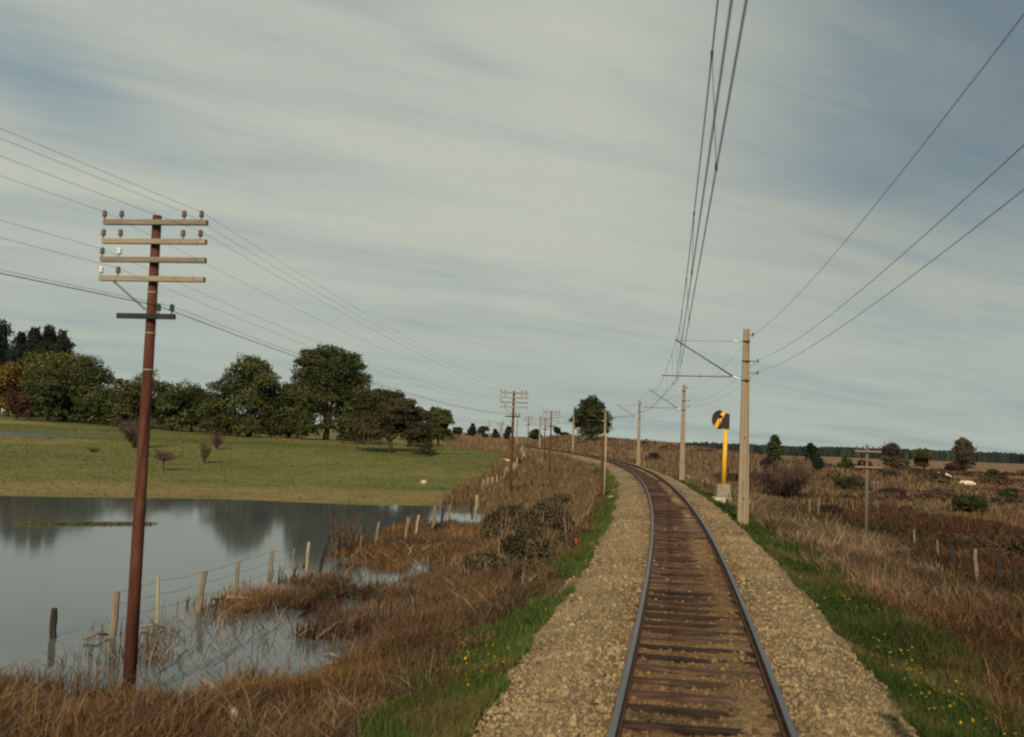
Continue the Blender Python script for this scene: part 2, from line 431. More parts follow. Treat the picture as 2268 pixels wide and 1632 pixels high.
def sleeper_verts(b, L=2.7, W=.22, H=.15):
    nx = 9; vs = []; fs = []
    for i in range(nx):
        x = -L/2+L*i/(nx-1)
        j = [random.uniform(-.008,.008) for _ in range(4)]
        vs += [(x,-W/2+j[0],-H),(x,-W/2+.012+j[0],-.012+j[2]),(x,-W/2+.03,j[2]),(x,W/2-.03,j[3]),(x,W/2-.012+j[1],-.012+j[3]),(x,W/2+j[1],-H)]
    for i in range(nx-1):
        for k in range(5): fs.append((i*6+k, i*6+k+1, (i+1)*6+k+1, (i+1)*6+k))
    fs.append((0,5,4,3,2,1)); e = (nx-1)*6; fs.append((e,e+1,e+2,e+3,e+4,e+5))
    b.add(vs, [f[::-1] for f in fs])
protos = []
for k in range(6):
    b = MB(); sleeper_verts(b, 2.6+random.uniform(-.1,.1), .215+random.uniform(-.02,.025)); protos.append(b)
meshes = []
ns = 0; y = 6.2; far = MB()
while y < 240:
    tx, ty = track_dir(y); x0 = float(track_x(y)); an = math.atan2(-tx, ty)
    z = -.165+random.uniform(-.018,.012)
    sx = random.uniform(-.08,.06)
    if ns < 100:
        if ns < 6:
            o = protos[ns].build('sleeper', M['sleeper'], track); meshes.append(o)
        else:
            o = meshes[ns%6].copy(); COL.objects.link(o); o.parent = track
        o.location = (x0+sx*ty-TO[0], y-sx*tx-TO[1], z); o.rotation_euler = (random.uniform(-.02,.02), random.uniform(-.006,.006), an+random.uniform(-.025,.025))
    else:
        far.box((x0-TO[0], y-TO[1], z-.07), (2.6,.24,.15), an)
    ns += 1; y += .68+random.uniform(-.05,.05)
o = far.build('sleeper_run', M['sleeper'], track); o['kind'] = 'stuff'

# ------------------------------------------------------------------ vegetation builders
def blades(name, P, h, w, tint, lean=.35, mat='blade', wind=(0,0), parent=None, curve=.5, lv=None):
    n = len(P); az = rng.random(n)*6.283; fac = rng.random(n)*6.283
    ln = np.abs(rng.normal(0,lean,n))
    lx = np.cos(az)*ln+wind[0]; ly = np.sin(az)*ln+wind[1]
    if lv is not None: lx = lx+lv[:,0]; ly = ly+lv[:,1]
    wx = np.cos(fac)*w/2; wy = np.sin(fac)*w/2
    z0 = np.zeros(n)
    b0 = np.stack([-wx,-wy,z0-.05],-1); b1 = np.stack([wx,wy,z0-.05],-1)
    mx, my, mz = lx*h*.4*(1-curve*.4), ly*h*.4*(1-curve*.4), h*.55
    m0 = np.stack([mx-wx*.75,my-wy*.75,mz],-1); m1 = np.stack([mx+wx*.75,my+wy*.75,mz],-1)
    tp = np.stack([lx*h, ly*h, h*np.clip(1-.25*ln,.3,1)],-1)
    V = np.stack([b0,b1,m1,m0,tp],1)+P[:,None]
    i = 5*np.arange(n)[:,None]
    return np_mesh(name, V.reshape(-1,3), [i+np.array([[0,1,2,3]]), i+np.array([[3,2,4]])], M[mat], np.repeat(tint,5,0), parent)
def pick(pal, n, p=None, j=.2):
    pal = np.array(pal); return pal[rng.choice(len(pal), n, p=p)]*rng.uniform(1-j,1+j,(n,1))
def scatter(n, Y0, Y1, d0, d1, mask=None, pw=2):
    u = rng.random(n)
    if pw == 2: y = 1/(1/Y0+u*(1/Y1-1/Y0))
    elif pw == 1: y = Y0*(Y1/Y0)**u
    else: y = Y0+u*(Y1-Y0)
    d = d0+rng.random(n)*(d1-d0) if not callable(d1) else d0+rng.random(n)*(d1(y)-d0)
    x = track_x(y)+d
    k = np.ones(n,bool) if mask is None else mask(x,y,d)
    x, y, d = x[k], y[k], d[k]
    return np.stack([x,y,terrain(x,y)],-1), d
def tufts(Pc, per, rad, spread=.55):
    """tussocks: blades round each centre, leaning outwards"""
    m = len(Pc); n = m*per; k = np.repeat(np.arange(m), per)
    r = rad*rng.uniform(.5,1.7,m)[k]; o = rng.normal(0,1,(n,2))*.5
    P = np.concatenate([Pc[k,:2]+o*r[:,None], np.zeros((n,1))],1); P[:,2] = terrain(P[:,0],P[:,1])
    return P, o*spread, k
def inframe(x, y, m=.05): return np.abs(x) < (.514+m)*y+2.5

def leaves(P, N, size, n):
    """diamond leaf sprays at P facing N"""
    r = rng.normal(0,1,(n,3)); N = N+r*.75; N /= np.linalg.norm(N,axis=1,keepdims=True)+1e-9
    a = np.cross(N, rng.normal(0,1,(n,3))); a /= np.linalg.norm(a,axis=1,keepdims=True)+1e-9
    b = np.cross(N, a); s = size*rng.uniform(.6,1.35,(n,1)) if np.ndim(size)==0 else size[:,None]*rng.uniform(.6,1.35,(n,1))
    V = np.stack([P-a*s*.5, P-b*s*.32+N*s*.06, P+a*s*.5, P+b*s*.32-N*s*.06],1)
    return V.reshape(-1,3), (4*np.arange(n)[:,None]+np.arange(4)[None])
def crown_mesh(name, clumps, nleaf, size, pal, parent, fill=.25, pal_p=None, var=.42):
    C = np.array(clumps, float); w = (C[:,3]*C[:,4]+C[:,4]*C[:,5]+C[:,3]*C[:,5])
    k = rng.choice(len(C), nleaf, p=w/w.sum())
    v = rng.normal(0,1,(nleaf,3)); v[:,2] = np.where(v[:,2] < -.4, -v[:,2]*.6, v[:,2]); v /= np.linalg.norm(v,axis=1,keepdims=True)
    rad = np.where(rng.random(nleaf) < fill, rng.random(nleaf)**.5*.85, rng.normal(.94,.09,nleaf))
    # bumpy surface for each clump
    bump = 1+.22*np.sin(v[:,0]*5+k*1.7)*np.sin(v[:,1]*5+k*2.3)+.14*np.sin(v[:,2]*9+k)
    P = C[k,:3]+v*C[k,3:]*(rad*bump)[:,None]
    N = v/C[k,3:]; N /= np.linalg.norm(N,axis=1,keepdims=True)
    V, Fq = leaves(P, N, size, nleaf)
    cl = 1+var*(rng.random(len(C))-.5)*2
    t = pick(pal, nleaf, pal_p, .22)*cl[k][:,None]
    return np_mesh(name, V, [Fq], M['leaf'], np.repeat(t,4,0), parent)
def trunk_mesh(base_r, pts, limbs, parent, mat='bark', name='trunk'):
    b = MB(); n = len(pts)
    b.tube(pts, [base_r*(1-.55*i/(n-1))*(1.25 if i==0 else 1) for i in range(n)], 8)
    for (p0, p1, r) in limbs:
        p0 = np.array(p0); p1 = np.array(p1); mid = (p0+p1)/2+np.array([random.uniform(-.1,.1),random.uniform(-.1,.1),.08])*np.linalg.norm(p1-p0)
        b.tube([p0, mid, p1], [r, r*.7, r*.3], 6)
    return b.build(name, M[mat], parent, smooth=True)
GREEN = [(.052,.066,.021),(.074,.086,.027),(.037,.050,.018),(.098,.102,.033)]
OLIVE = [(.075,.070,.024),(.095,.082,.028),(.055,.055,.02)]
DARKG = [(.024,.032,.018),(.032,.040,.020),(.020,.026,.016)]
PINE = [(.022,.030,.022),(.030,.038,.026),(.018,.024,.018)]
def tree(name, label, cat, px, top, D, wpx, pal=GREEN, clumps=None, nclump=14, nleaf=6000, leaf=None, group=None, trunk=.12, shape='round', base_off=0, seed=1):
    random.seed(seed)
    dirn = ray(px, top); x = dirn[0]*D; z0 = th(x, D); H = CAMZ+dirn[2]*D-z0; W = wpx/2205.0*D
    e = empty(name, (x,D,z0-.05), 0, label, cat, group)
    if clumps is None:
        clumps = []
        for i in range(nclump):
            if shape == 'round':
                f = random.uniform(.10,.84); rr = W/2*math.sqrt(max(.05,1-((f-.42)/.55)**2))*.72
                a = random.uniform(0,6.283); q = random.uniform(.3,1)*rr
                s = W*random.uniform(.22,.33); clumps.append((math.cos(a)*q, math.sin(a)*q*.8, f*H, s, s, s*random.uniform(.75,.95)))
            elif shape == 'pine':
                f = .2+.74*i/(nclump-1); rr = W/2*(1.05-f)**.5*random.uniform(.6,1)
                a = random.uniform(0,6.283); clumps.append((math.cos(a)*rr*.5, math.sin(a)*rr*.5, f*H, rr*.85+.3, rr*.85+.3, H*.10))
            else:                                       # bush dome
                a = random.uniform(0,6.283); q = random.uniform(0,.34)*W; s = W*random.uniform(.14,.26)
                zz = random.uniform(.25,.85)*H*(1-(q/(W*.6))**2); clumps.append((math.cos(a)*q, math.sin(a)*q*.8, zz, s, s, min(s,H*.3)))
        if shape == 'round': clumps.append((random.uniform(-.1,.1)*W,0,H*.88,W*.17,W*.17,H*.12))
    else:
        clumps = [(c[0]*W, (c[3] if len(c) > 3 else random.uniform(-.22,.22))*W, c[1]*H, c[2]*W*1.32, c[2]*W*1.25, c[2]*W*random.uniform(1.0,1.18)) for c in clumps]
    leaf = (leaf or max(.22, D/2205*6.0))*.78
    nleaf = int(nleaf*4.2)
    crown_mesh('crown', clumps, nleaf, leaf, pal, e)
    if shape != 'bush':
        lim = []
        for c in clumps[:9]:
            lim.append(((0,0,H*random.uniform(.12,.35)), (c[0]*.8,c[1]*.8,c[2]), H*.018+.03))
        trunk_mesh(H*.028+.06, [(0,0,-.3),(W*.02,0,H*.15),(-W*.02,W*.02,H*.35),(0,0,H*.62)], lim, e)
    else:
        b = MB()
        for k in range(7):
            a = random.uniform(0,6.28); b.tube([(0,0,-.1),(math.cos(a)*W*.15,math.sin(a)*W*.15,H*.35),(math.cos(a)*W*.3,math.sin(a)*W*.3,H*.7)],[.03+H*.01,.02,.01],5)
        b.build('stem', M['bark'], e)
    return e

def bare_shrub(name, label, cat, px, top, D, wpx, tint, n=900, trunk=False, group=None, seed=1, spread=1.0, base=None):
    random.seed(seed)
    dirn = ray(px, top); x = dirn[0]*D; z0 = th(x, D); H = CAMZ+dirn[2]*D-z0; W = wpx/2205.0*D
    e = empty(name, (x,D,z0-.03), 0, label, cat, group)
    # main limbs
    b = MB(); tips = []
    hub = np.array([0,0,H*.38 if trunk else 0.])
    if trunk: b.tube([(0,0,-.1),(.03*H,0,H*.2),hub],[H*.045,H*.035,H*.03],7)
    nl = 16
    for k in range(nl):
        a = 6.283*k/nl+random.uniform(-.3,.3); q = math.sqrt(random.random())
        tip = np.array([math.cos(a)*W*.5*q*spread, math.sin(a)*W*.5*q*spread, H*(random.uniform(.72,1.0)*(1-.35*q*q))])
        mid = hub*.55+tip*.45+np.array([0,0,.06*H]); r = max(.012, H*.011)
        b.tube([hub, mid, tip],[r,r*.7,r*.25],5); tips.append((hub,mid,tip))
    b.build('trunk' if trunk else 'stem', M['bark'], e)
    # twigs as fine blades along limbs
    k = rng.integers(0,nl,n); s = rng.uniform(.3,1,n)
    A = np.array([t[1] for t in tips])[k]; B = np.array([t[2] for t in tips])[k]; C0 = np.array([t[0] for t in tips])[k]
    P = np.where(s[:,None] < .6, C0+(A-C0)*(s[:,None]/.6), A+(B-A)*((s[:,None]-.6)/.4))
    P = P+rng.normal(0,.05,(n,3))*np.array([W,W,H*.6])
    P[:,2] = np.clip(P[:,2], .03*H, None)
    blades('crown', P, rng.uniform(.10,.26,n)*H*np.clip(1.1-P[:,2]/H,.25,1), np.full(n,max(.018,D/2205*.8)), pick(tint,n,None,.3), .8, 'twig', (0,0), e)
    return e

# ------------------------------------------------------------------ grasses (uncountable)
def nz_mask(sc, seed, thr): return lambda x,y,d: (vn(x,y,sc,seed)+.5*vn(x,y,sc*.35,seed+1) > thr)
# green verge, left and right of the ballast
for side, lab in ((-1,'short green weedy grass along the left edge of the ballast'),(1,'short green weedy grass along the right edge of the ballast')):
    def mk(x,y,d,side=side):
        t = np.abs(d); n = vn(x,y,2.2,41)+.6*vn(x,y,.8,42)
        inn = 2.55+.35*vn(x,y,1.3,43); out = ((3.75+.35*(1-sst(y,14,19))) if side<0 else 4.3)+n*1.6 - (.55*sst(y,17,24)*(1-sst(y,32,40)) if side<0 else 0)
        return (t > inn) & (t < out) & inframe(x,y)
    P, d = scatter(90000, 8.3, 130, side*2.3, side*5.6, mk, 2)
    n = len(P); y = P[:,1]
    P[:,2] = np.maximum(P[:,2], bed_z(d, y)-.02)
    h = rng.uniform(.07,.26,n)*(1+.8*np.clip(vn(P[:,0],P[:,1],1.5,44),0,1)); w = .012*np.clip(y/10,.8,6)
    t = pick([(.055,.100,.018),(.075,.122,.024),(.042,.074,.016),(.115,.125,.032)] if side < 0 else [(.036,.066,.014),(.050,.080,.018),(.028,.050,.013),(.078,.085,.024)], n)
    dry = vn(P[:,0],P[:,1],1.2,45) > .2; t[dry] = pick([(.13,.105,.04),(.10,.10,.032)], int(dry.sum()))
    o = blades('verge_grass', P, h, w, t, .5); tag(o, lab, 'grass', kind='stuff')
# yellow flowers
P1,_ = scatter(330, 8.5, 20, -4.0, -2.8, lambda x,y,d: (vn(x,y,1.6,46) > .02)&inframe(x,y), 2)
P2,_ = scatter(480, 8.5, 24, 2.9, 4.8, lambda x,y,d: (vn(x,y,1.6,47) > -.02)&inframe(x,y), 2)
P = np.concatenate([P1,P2]); n = len(P); P[:,2] += rng.uniform(.10,.30,n)
Vl, Fl = leaves(P, np.tile([0,-.5,1.0],(n,1)), .05, n)
o = np_mesh('wildflowers', Vl, [Fl], M['blade'], np.repeat(pick([(.42,.28,.02),(.34,.24,.02)],n),4,0)); tag(o, 'small yellow wildflowers scattered through the green verges', 'flowers', kind='stuff')

BROWN = [(.185,.100,.045),(.235,.135,.065),(.125,.065,.032),(.30,.19,.10)]
# near left bank
Pc,d = scatter(2700, 8.6, 18.2, -15, -4.0, lambda x,y,d: inframe(x,y) & (vn(x,y,1.8,51)+.4*vn(x,y,.5,52) > -.22) & (terrain(x,y) > -1.60) & (np.abs(d)>4.1+.25*(1-sst(y,13,17))+.6*vn(x,y,1,53)), 1)
P, lv, k = tufts(Pc, 26, .26, .8); m = len(Pc)
n = len(P); gr = vn(P[:,0],P[:,1],2.5,54)
h = rng.uniform(.10,.46,n)*rng.uniform(.55,1.35,m)[k]*(1+gr*.8)*(1-.4*sst(P[:,1],14.5,16.5)); w = .010*np.clip(P[:,1]/10,1,2)*rng.uniform(.6,1.4,n)
t = pick(BROWN, n, [.38,.3,.22,.1])*rng.uniform(.5,1.3,m)[k][:,None]; gy = (rng.random(m) < .25)[k]; t[gy] = lerp(t[gy], t[gy].mean(1,keepdims=True)*np.array([1.1,.95,.75]), .6)
o = blades('dry_grass', P, h, w, t, .3, wind=(.2,.05), lv=lv); tag(o, 'tall brown dry grass on the near bank around the telegraph pole', 'dry grass', kind='stuff')
# flattened pale stalks and dead sticks over the bank and marsh
P,d = scatter(3400, 9, 40, -11.5, -3.8, lambda x,y,d: inframe(x,y) & (vn(x,y,2.2,50) > -.1), 1)
n = len(P); P[:,2] = np.maximum(P[:,2], WATER)+rng.uniform(.02,.22,n); a = rng.random(n)*6.283; q_ = rng.uniform(1.2,3.2,n)
o = blades('dead_stalks', P, rng.uniform(.12,.42,n), .012*np.clip(P[:,1]/12,1,3), pick([(.24,.17,.105),(.18,.125,.08),(.11,.075,.05),(.30,.22,.14)],n), .3, lv=np.stack([np.cos(a)*q_,np.sin(a)*q_],-1), curve=.1)
tag(o, 'flattened pale dead stalks tangled over the left bank and marsh', 'dead stalks', kind='stuff')
# marsh reeds
def mk(x,y,d):
    z = terrain(x,y); nn = vn(x,y,1.7,61)+.5*vn(x,y,.6,62)
    band = np.exp(-((y-26.6-3*vn(x,y,3,60))/2.5)**2)*sst(d,-12.3,-10.5)
    p = np.clip(sst(nn, .16-.48*band-.34*sst(y,31,36), .30-.4*band-.34*sst(y,31,36)), .015, .9)
    p = np.maximum(p, .55*(z > -1.62))
    p = p*np.where((y < 23.5)&(z < -1.62) & (d < -6.2), .16, 1)*np.where(d < -11.0, .45, 1)
    return inframe(x,y) & (z > -2.4) & (np.abs(d) < 12.4) & (rng.random(len(x)) < p)
P,d = scatter(120000, 15.5, 50, -12.6, -4.4, mk, 1)
P[:,2] = np.maximum(P[:,2], WATER-.12); n = len(P); ora = sst(vn(P[:,0],P[:,1],4,63),-.1,.25)
h = rng.uniform(.15,.55,n)*(1+.8*vn(P[:,0],P[:,1],1.5,64)); w = .011*np.clip(P[:,1]/10,1,4)
t = lerp(pick([(.12,.07,.04),(.17,.11,.062),(.085,.05,.032)],n), pick([(.19,.105,.04),(.24,.14,.055),(.15,.08,.032)],n), ora[:,None]); t = t*(1+.9*vn(P[:,0],P[:,1],.9,69))[:,None]
o = blades('reeds', P, h, w, t, .45, wind=(.1,0)); tag(o, 'orange brown reeds standing in shallow water inside the fence', 'reeds', kind='stuff')
Pc,d = scatter(3000, 12.5, 62, -7.4, -3.0, lambda x,y,d: inframe(x,y)&(terrain(x,y) > -1.62)&(np.abs(d) > 3.5+.6*vn(x,y,1.2,57))&((y > 25)|(d > -6.2)), 1)
P, lv, k = tufts(Pc, 18, .30, 1.0); m = len(Pc)
n = len(P); h = rng.uniform(.08,.36,n)*rng.uniform(.6,1.4,m)[k]*(1+.8*vn(P[:,0],P[:,1],2,58)); w = .0115*np.clip(P[:,1]/10,1,5)
t = pick([(.15,.088,.046),(.20,.13,.072),(.10,.06,.036),(.075,.066,.028)], n)*rng.uniform(.45,1.3,m)[k][:,None]
o = blades('dry_grass', P, h, w, t, .5, lv=lv); tag(o, 'matted brown undergrowth between the left verge and the reeds', 'dry grass', kind='stuff')
# brown tangle between marsh and track further on
P,d = scatter(52000, 40, 130, -13.5, -3.6, lambda x,y,d: inframe(x,y)&(terrain(x,y) > -1.60)&(vn(x,y,5,65)+.4*vn(x,y,1.5,66) > -.25)&(np.abs(d) > 3.7+.8*vn(x,y,3,67)), 1)
n = len(P); h = rng.uniform(.2,.7,n)*(1+vn(P[:,0],P[:,1],6,68)); w = .013*np.clip(P[:,1]/10,1,9)
t = pick([(.19,.12,.062),(.25,.165,.09),(.13,.075,.042),(.11,.095,.04)], n)
o = blades('dry_grass', P, h, w, t, .4); tag(o, 'pale brown dry grass between the wire fence and the curving track', 'dry grass', kind='stuff')
# far brush inside the curve
P,d = scatter(26000, 125, 330, -42, -3.2, lambda x,y,d: inframe(x,y)&(x > -.06*y+2*vn(x,y,9,70))&(vn(x,y,12,71)+.5*vn(x,y,4,72) > -.18), 1)
n = len(P); h = rng.uniform(.4,1.2,n)*(1+vn(P[:,0],P[:,1],15,73)); w = .010*P[:,1]/10
t = pick([(.20,.135,.075),(.26,.18,.10),(.15,.095,.05)], n)
o = blades('brush', P, h, w, t, .5); tag(o, 'distant tan brush on the rise inside the bend of the line', 'brush', kind='stuff')
# outside the bend
P,d = scatter(52000, 70, 300, 3.4, 34, lambda x,y,d: inframe(x,y)&(vn(x,y,11,74)+.5*vn(x,y,3.5,75) > -.2-.2*(d<9)), 1)
n = len(P); h = rng.uniform(.4,1.3,n)*(1+vn(P[:,0],P[:,1],9,76))*(.55+.45*sst(P[:,1],90,120)); w = .011*P[:,1]/10
t = pick([(.20,.135,.075),(.26,.18,.105),(.14,.085,.05),(.11,.07,.045)], n)
o = blades('brush', P, h, w, t, .4); tag(o, 'tan reedy brush on the outer bank of the bend behind the masts', 'brush', kind='stuff')
# right slope
def mk(x,y,d): return inframe(x,y)&(d > 4.0+1.0*vn(x,y,2.2,77)+.5*vn(x,y,.7,78))&(vn(x,y,2.5,79) > -.36)
Pc,d = scatter(5000, 9, 100, 3.9, 13.5, mk, 1)
P, lv, k = tufts(Pc, 22, .28, .75); m = len(Pc); d = P[:,0]-track_x(P[:,1]); kp = d > 3.9; P = P[kp]; lv = lv[kp]; k = k[kp]; d = d[kp]
n = len(P); y = P[:,1]
h = rng.uniform(.14,.52,n)*rng.uniform(.6,1.4,m)[k]*(1+.8*vn(P[:,0],P[:,1],3,80))*(1+.75*sst(y,26,45)*(1-sst(d,7,10))); w = .0125*np.clip(y/10,1,7)
tanw = sst(y+6*vn(P[:,0],P[:,1],4,81),22,36)*(1-sst(d,8.5,11))
t = lerp(pick([(.155,.080,.036),(.19,.105,.05),(.10,.05,.028),(.23,.14,.07)],n), pick([(.32,.22,.13),(.38,.27,.165),(.22,.145,.085)],n), tanw[:,None])
lo_ = sst(vn(P[:,0],P[:,1],3.2,86)+.5*vn(P[:,0],P[:,1],1.1,87), -.05,.3)[:,None]; t = t*(1-.48*lo_)
ol = vn(P[:,0],P[:,1],4.5,88) > .22; t[ol] = pick([(.07,.062,.024),(.09,.075,.03)], int(ol.sum()))
t = t*rng.uniform(.5,1.25,m)[k][:,None]*(1-.25*sst(d,6,9))[:,None]
o = blades('dry_grass', P, h, w, t, .3, wind=(-.12,0), lv=lv); tag(o, 'long tan and rust brown grass on the slope right of the verge', 'dry grass', kind='stuff')
# heath
def mk(x,y,d): return inframe(x,y,.02)&(vn(x,y,6,82)+.6*vn(x,y,2,83) > -.12)
P,d = scatter(100000, 24, 210, 10, lambda y: .56*y+12, mk, 1)
n = len(P); y = P[:,1]; h = rng.uniform(.15,.5,n)*(1+1.2*vn(P[:,0],P[:,1],8,84)); w = .013*np.clip(y/10,1,20)
t = pick([(.080,.034,.021),(.10,.046,.027),(.056,.028,.019),(.054,.050,.021),(.125,.072,.038)], n, [.32,.27,.18,.13,.10])
lt = vn(P[:,0],P[:,1],13,85)+.002*(y-110) > .16; t[lt] = pick([(.20,.125,.065),(.15,.09,.046)], int(lt.sum()))
o = blades('heath', P, h, w, t, .7); tag(o, 'low dark reddish heath and rough grass across the right hand field', 'heath', kind='stuff')
# scrub mounds over the heath
def mk(x,y,d): return inframe(x,y,.03)&(vn(x,y,14,120)+.5*vn(x,y,5,121) > -.05)
Pc,d = scatter(520, 26, 200, 11, lambda y: .56*y+12, mk, 1)
nc_ = len(Pc); W0 = rng.uniform(.35,1.1,nc_)*(1+Pc[:,1]/110); H0 = W0*rng.uniform(.35,.6,nc_)
per = 110; k = np.repeat(np.arange(nc_), per); n = nc_*per
v = rng.normal(0,1,(n,3)); v[:,2] = np.abs(v[:,2]); v /= np.linalg.norm(v,axis=1,keepdims=True)
sc_ = np.stack([W0,W0,H0],-1)[k]; lump = (1+.3*np.sin(v[:,0]*6+k)*np.sin(v[:,1]*6+k*2))[:,None]
Vl, Fl = leaves(Pc[k]+v*sc_*lump*rng.uniform(.6,1.05,(n,1)), v/sc_*W0[k][:,None], (.10+.0028*Pc[k,1]), n)
cp = np.array([(.075,.038,.026),(.058,.034,.027),(.09,.052,.034),(.05,.05,.022),(.034,.038,.02)])[rng.choice(5,nc_,p=[.3,.25,.2,.15,.1])]
o = np_mesh('scrub', Vl, [Fl], M['leaf'], np.repeat(cp[k]*rng.uniform(.75,1.25,(n,1)),4,0)); tag(o, 'knee high dark scrub spread over the right hand heath', 'scrub', kind='stuff')
# meadow
P,d = scatter(60000, 52, 165, -95, -12, lambda x,y,d: inframe(x,y)&(terrain(x,y) > -1.58), 1)
n = len(P); h = rng.uniform(.03,.09,n); w = .016*P[:,1]/10
t = land_colour(P[:,0],P[:,1])*rng.uniform(.75,1.3,(n,1))
o = blades('meadow_grass', P, h, w, t, .6); tag(o, 'short grazed olive green meadow grass beyond the pond', 'grass', kind='stuff')
# thin line of reeds in pond
n = 1500; u = rng.random(n); A = at_z(55,1161,WATER); B = at_z(330,1161,WATER)
P = A+(B-A)*u[:,None]+np.stack([rng.normal(0,.2,n),rng.normal(0,.22,n),np.zeros(n)],-1)
o = blades('reeds', P, rng.uniform(.04,.13,n), np.full(n,.05), pick([(.09,.085,.03),(.12,.11,.04)],n), .3); tag(o, 'thin green line of water plants across the open pond', 'water plants', kind='stuff')

# ------------------------------------------------------------------ trees, left
tree('oak_tree','rounded dark green tree left of the tallest meadow tree, skirts to the ground','tree',560,795,157,172,GREEN,
     [(-.02,.86,.15),(.12,.80,.13),(-.18,.74,.15),(.24,.68,.13),(-.30,.58,.15),(.02,.62,.2),(.30,.48,.16),(-.36,.40,.14),(.1,.40,.2),(-.14,.42,.2),(.37,.28,.14),(-.38,.22,.14),(-.2,.18,.16),(.05,.18,.17),(.26,.17,.16),(-.02,.95,.07),(.13,.9,.08),(-.36,.10,.13),(-.2,.08,.13),(0,.08,.14),(.2,.08,.13),(.36,.10,.12),(.42,.4,.12),(-.43,.33,.11)],nleaf=9000,seed=3)
tree('oak_tree','tallest broad crowned dark green tree with bare trunk in the meadow','tree',730,772,155,172,GREEN,
     [(-.03,.93,.11),(.10,.92,.11),(-.20,.88,.11),(.24,.88,.11),(-.33,.82,.10),(.35,.80,.10),(-.12,.80,.16),(.16,.78,.16),(-.34,.66,.13),(.38,.66,.12),(0,.64,.2),(.25,.62,.17),(-.24,.56,.17),(.42,.52,.12),(.22,.45,.18),(-.05,.45,.2),(-.34,.38,.14),(-.16,.30,.15),(.34,.36,.14),(.16,.28,.14),(-.30,.22,.12),(.42,.24,.12),(-.40,.14,.11),(-.45,.28,.12),(-.2,.1,.12),(.05,.14,.1),(.25,.12,.1),(.36,.13,.10),(.47,.36,.12),(-.44,.46,.12)],nleaf=11000,seed=4)
tree('spreading_tree','low wide brownish green tree with a bough touching the meadow','tree',868,868,107,165,[(.052,.052,.022),(.066,.060,.027),(.042,.040,.02),(.075,.062,.034)],
     [(-.34,.72,.13),(-.16,.88,.12),(.02,.86,.12),(.18,.74,.13),(.34,.58,.13),(-.05,.66,.2),(.16,.55,.18),(-.28,.50,.16),(.4,.36,.13),(-.42,.42,.11),(-.02,.45,.16),(.27,.36,.15),(-.42,.28,.10),(-.24,.30,.13),(.46,.16,.1),(-.34,.95,.06),(.36,.16,.08)],nleaf=9000,leaf=.3,seed=5)
tree('oak_tree','small green tree at the right end of the meadow grove','tree',972,905,150,62,GREEN,[(-.1,.85,.2),(.2,.82,.2),(.3,.65,.2),(0,.6,.25),(-.25,.5,.2),(.1,.35,.25),(-.3,.25,.2),(.35,.2,.18)],nleaf=2600,seed=6)
tree('oak_tree','low green tree filling the dip between the two largest meadow trees','tree',645,845,160,80,GREEN,[(0,.8,.22),(-.25,.6,.22),(.25,.6,.22),(0,.45,.28),(-.3,.28,.22),(.3,.28,.22),(0,.12,.24),(-.38,.1,.16),(.38,.1,.16)],nleaf=3200,seed=16)
tree('oak_tree','dark green tree showing between the tallest tree and the spreading tree','tree',805,872,140,92,GREEN+DARKG,[(0,.82,.2),(-.25,.68,.2),(.25,.62,.22),(0,.5,.26),(-.35,.4,.2),(.36,.36,.2),(-.1,.25,.22),(.2,.15,.2),(-.3,.12,.2)],nleaf=3600,seed=17)
tree('oak_tree','low dark green tree behind the right side of the spreading tree','tree',925,905,140,70,GREEN+DARKG,None,9,2200,None,None,seed=18)
tree('bush','low dark green bush beside the bough of the spreading tree','bush',945,962,104,30,DARKG+GREEN,None,8,900,.25,None,0,'bush',seed=7)
G_L = 'trees along the far left edge of the meadow'
tree('oak_tree','large olive green tree below the dark pines','tree',150,784,190,170,OLIVE+GREEN,None,20,8000,None,G_L,seed=8)
tree('oak_tree','olive tree standing directly before the pines at the left edge','tree',78,775,200,85,OLIVE,None,14,3800,None,G_L,seed=9)
tree('oak_tree','yellow orange autumn tree at the left edge of the photo','tree',24,802,188,80,[(.20,.115,.025),(.15,.095,.03),(.10,.075,.028)],None,14,3400,None,G_L,seed=10)
tree('oak_tree','lower green tree between the large olive tree and the near pole','tree',252,836,182,128,GREEN,None,16,4800,None,G_L,seed=11)
tree('oak_tree','rounded green tree just behind the near telegraph pole','tree',338,843,184,125,GREEN+OLIVE,None,15,4500,None,G_L,seed=12)
tree('oak_tree','small green tree between the near pole and the grove','tree',428,856,180,112,GREEN,None,15,3800,None,G_L,seed=13)
tree('oak_tree','dark shrubby tree filling the gap left of the grove','tree',484,882,172,78,DARKG+GREEN,None,10,2000,None,G_L,seed=14)
tree('oak_tree','dark tree low in the treeline below the pines','tree',205,818,186,110,DARKG+GREEN,None,12,3200,None,G_L,seed=15)
tree('oak_tree','olive green tree in the gap just left of the near telegraph pole','tree',292,858,178,85,OLIVE+GREEN,None,11,2600,None,G_L,seed=19)
tree('oak_tree','small dark tree right of the near pole in the treeline','tree',385,872,176,80,DARKG+GREEN,None,11,2400,None,G_L,seed=27)
tree('oak_tree','dark tree low at the foot of the large olive tree','tree',110,845,180,95,DARKG+GREEN,None,11,2600,None,G_L,seed=28)
for i,(px,top,w,lab) in enumerate([(8,716,52,'dark pine cut by the left edge of the photo'),(48,742,40,'shorter dark pine second from the left edge'),(84,732,38,'dark pine with a pointed tip left of the tallest pair'),(114,728,42,'tallest slender dark pine of the row'),(140,738,38,'rightmost dark pine of the row above the olive tree')]):
    tree('pine_tree',lab,'pine',px,top,228,w*1.9,PINE,None,15,3200,None,'row of dark pines behind the left trees',0,'pine',seed=20+i)
tree('bush','reddish brown bush under the yellow tree','bush',40,868,178,70,[(.10,.045,.03),(.13,.065,.04),(.075,.04,.028)],None,10,1400,None,None,0,'bush',seed=26)
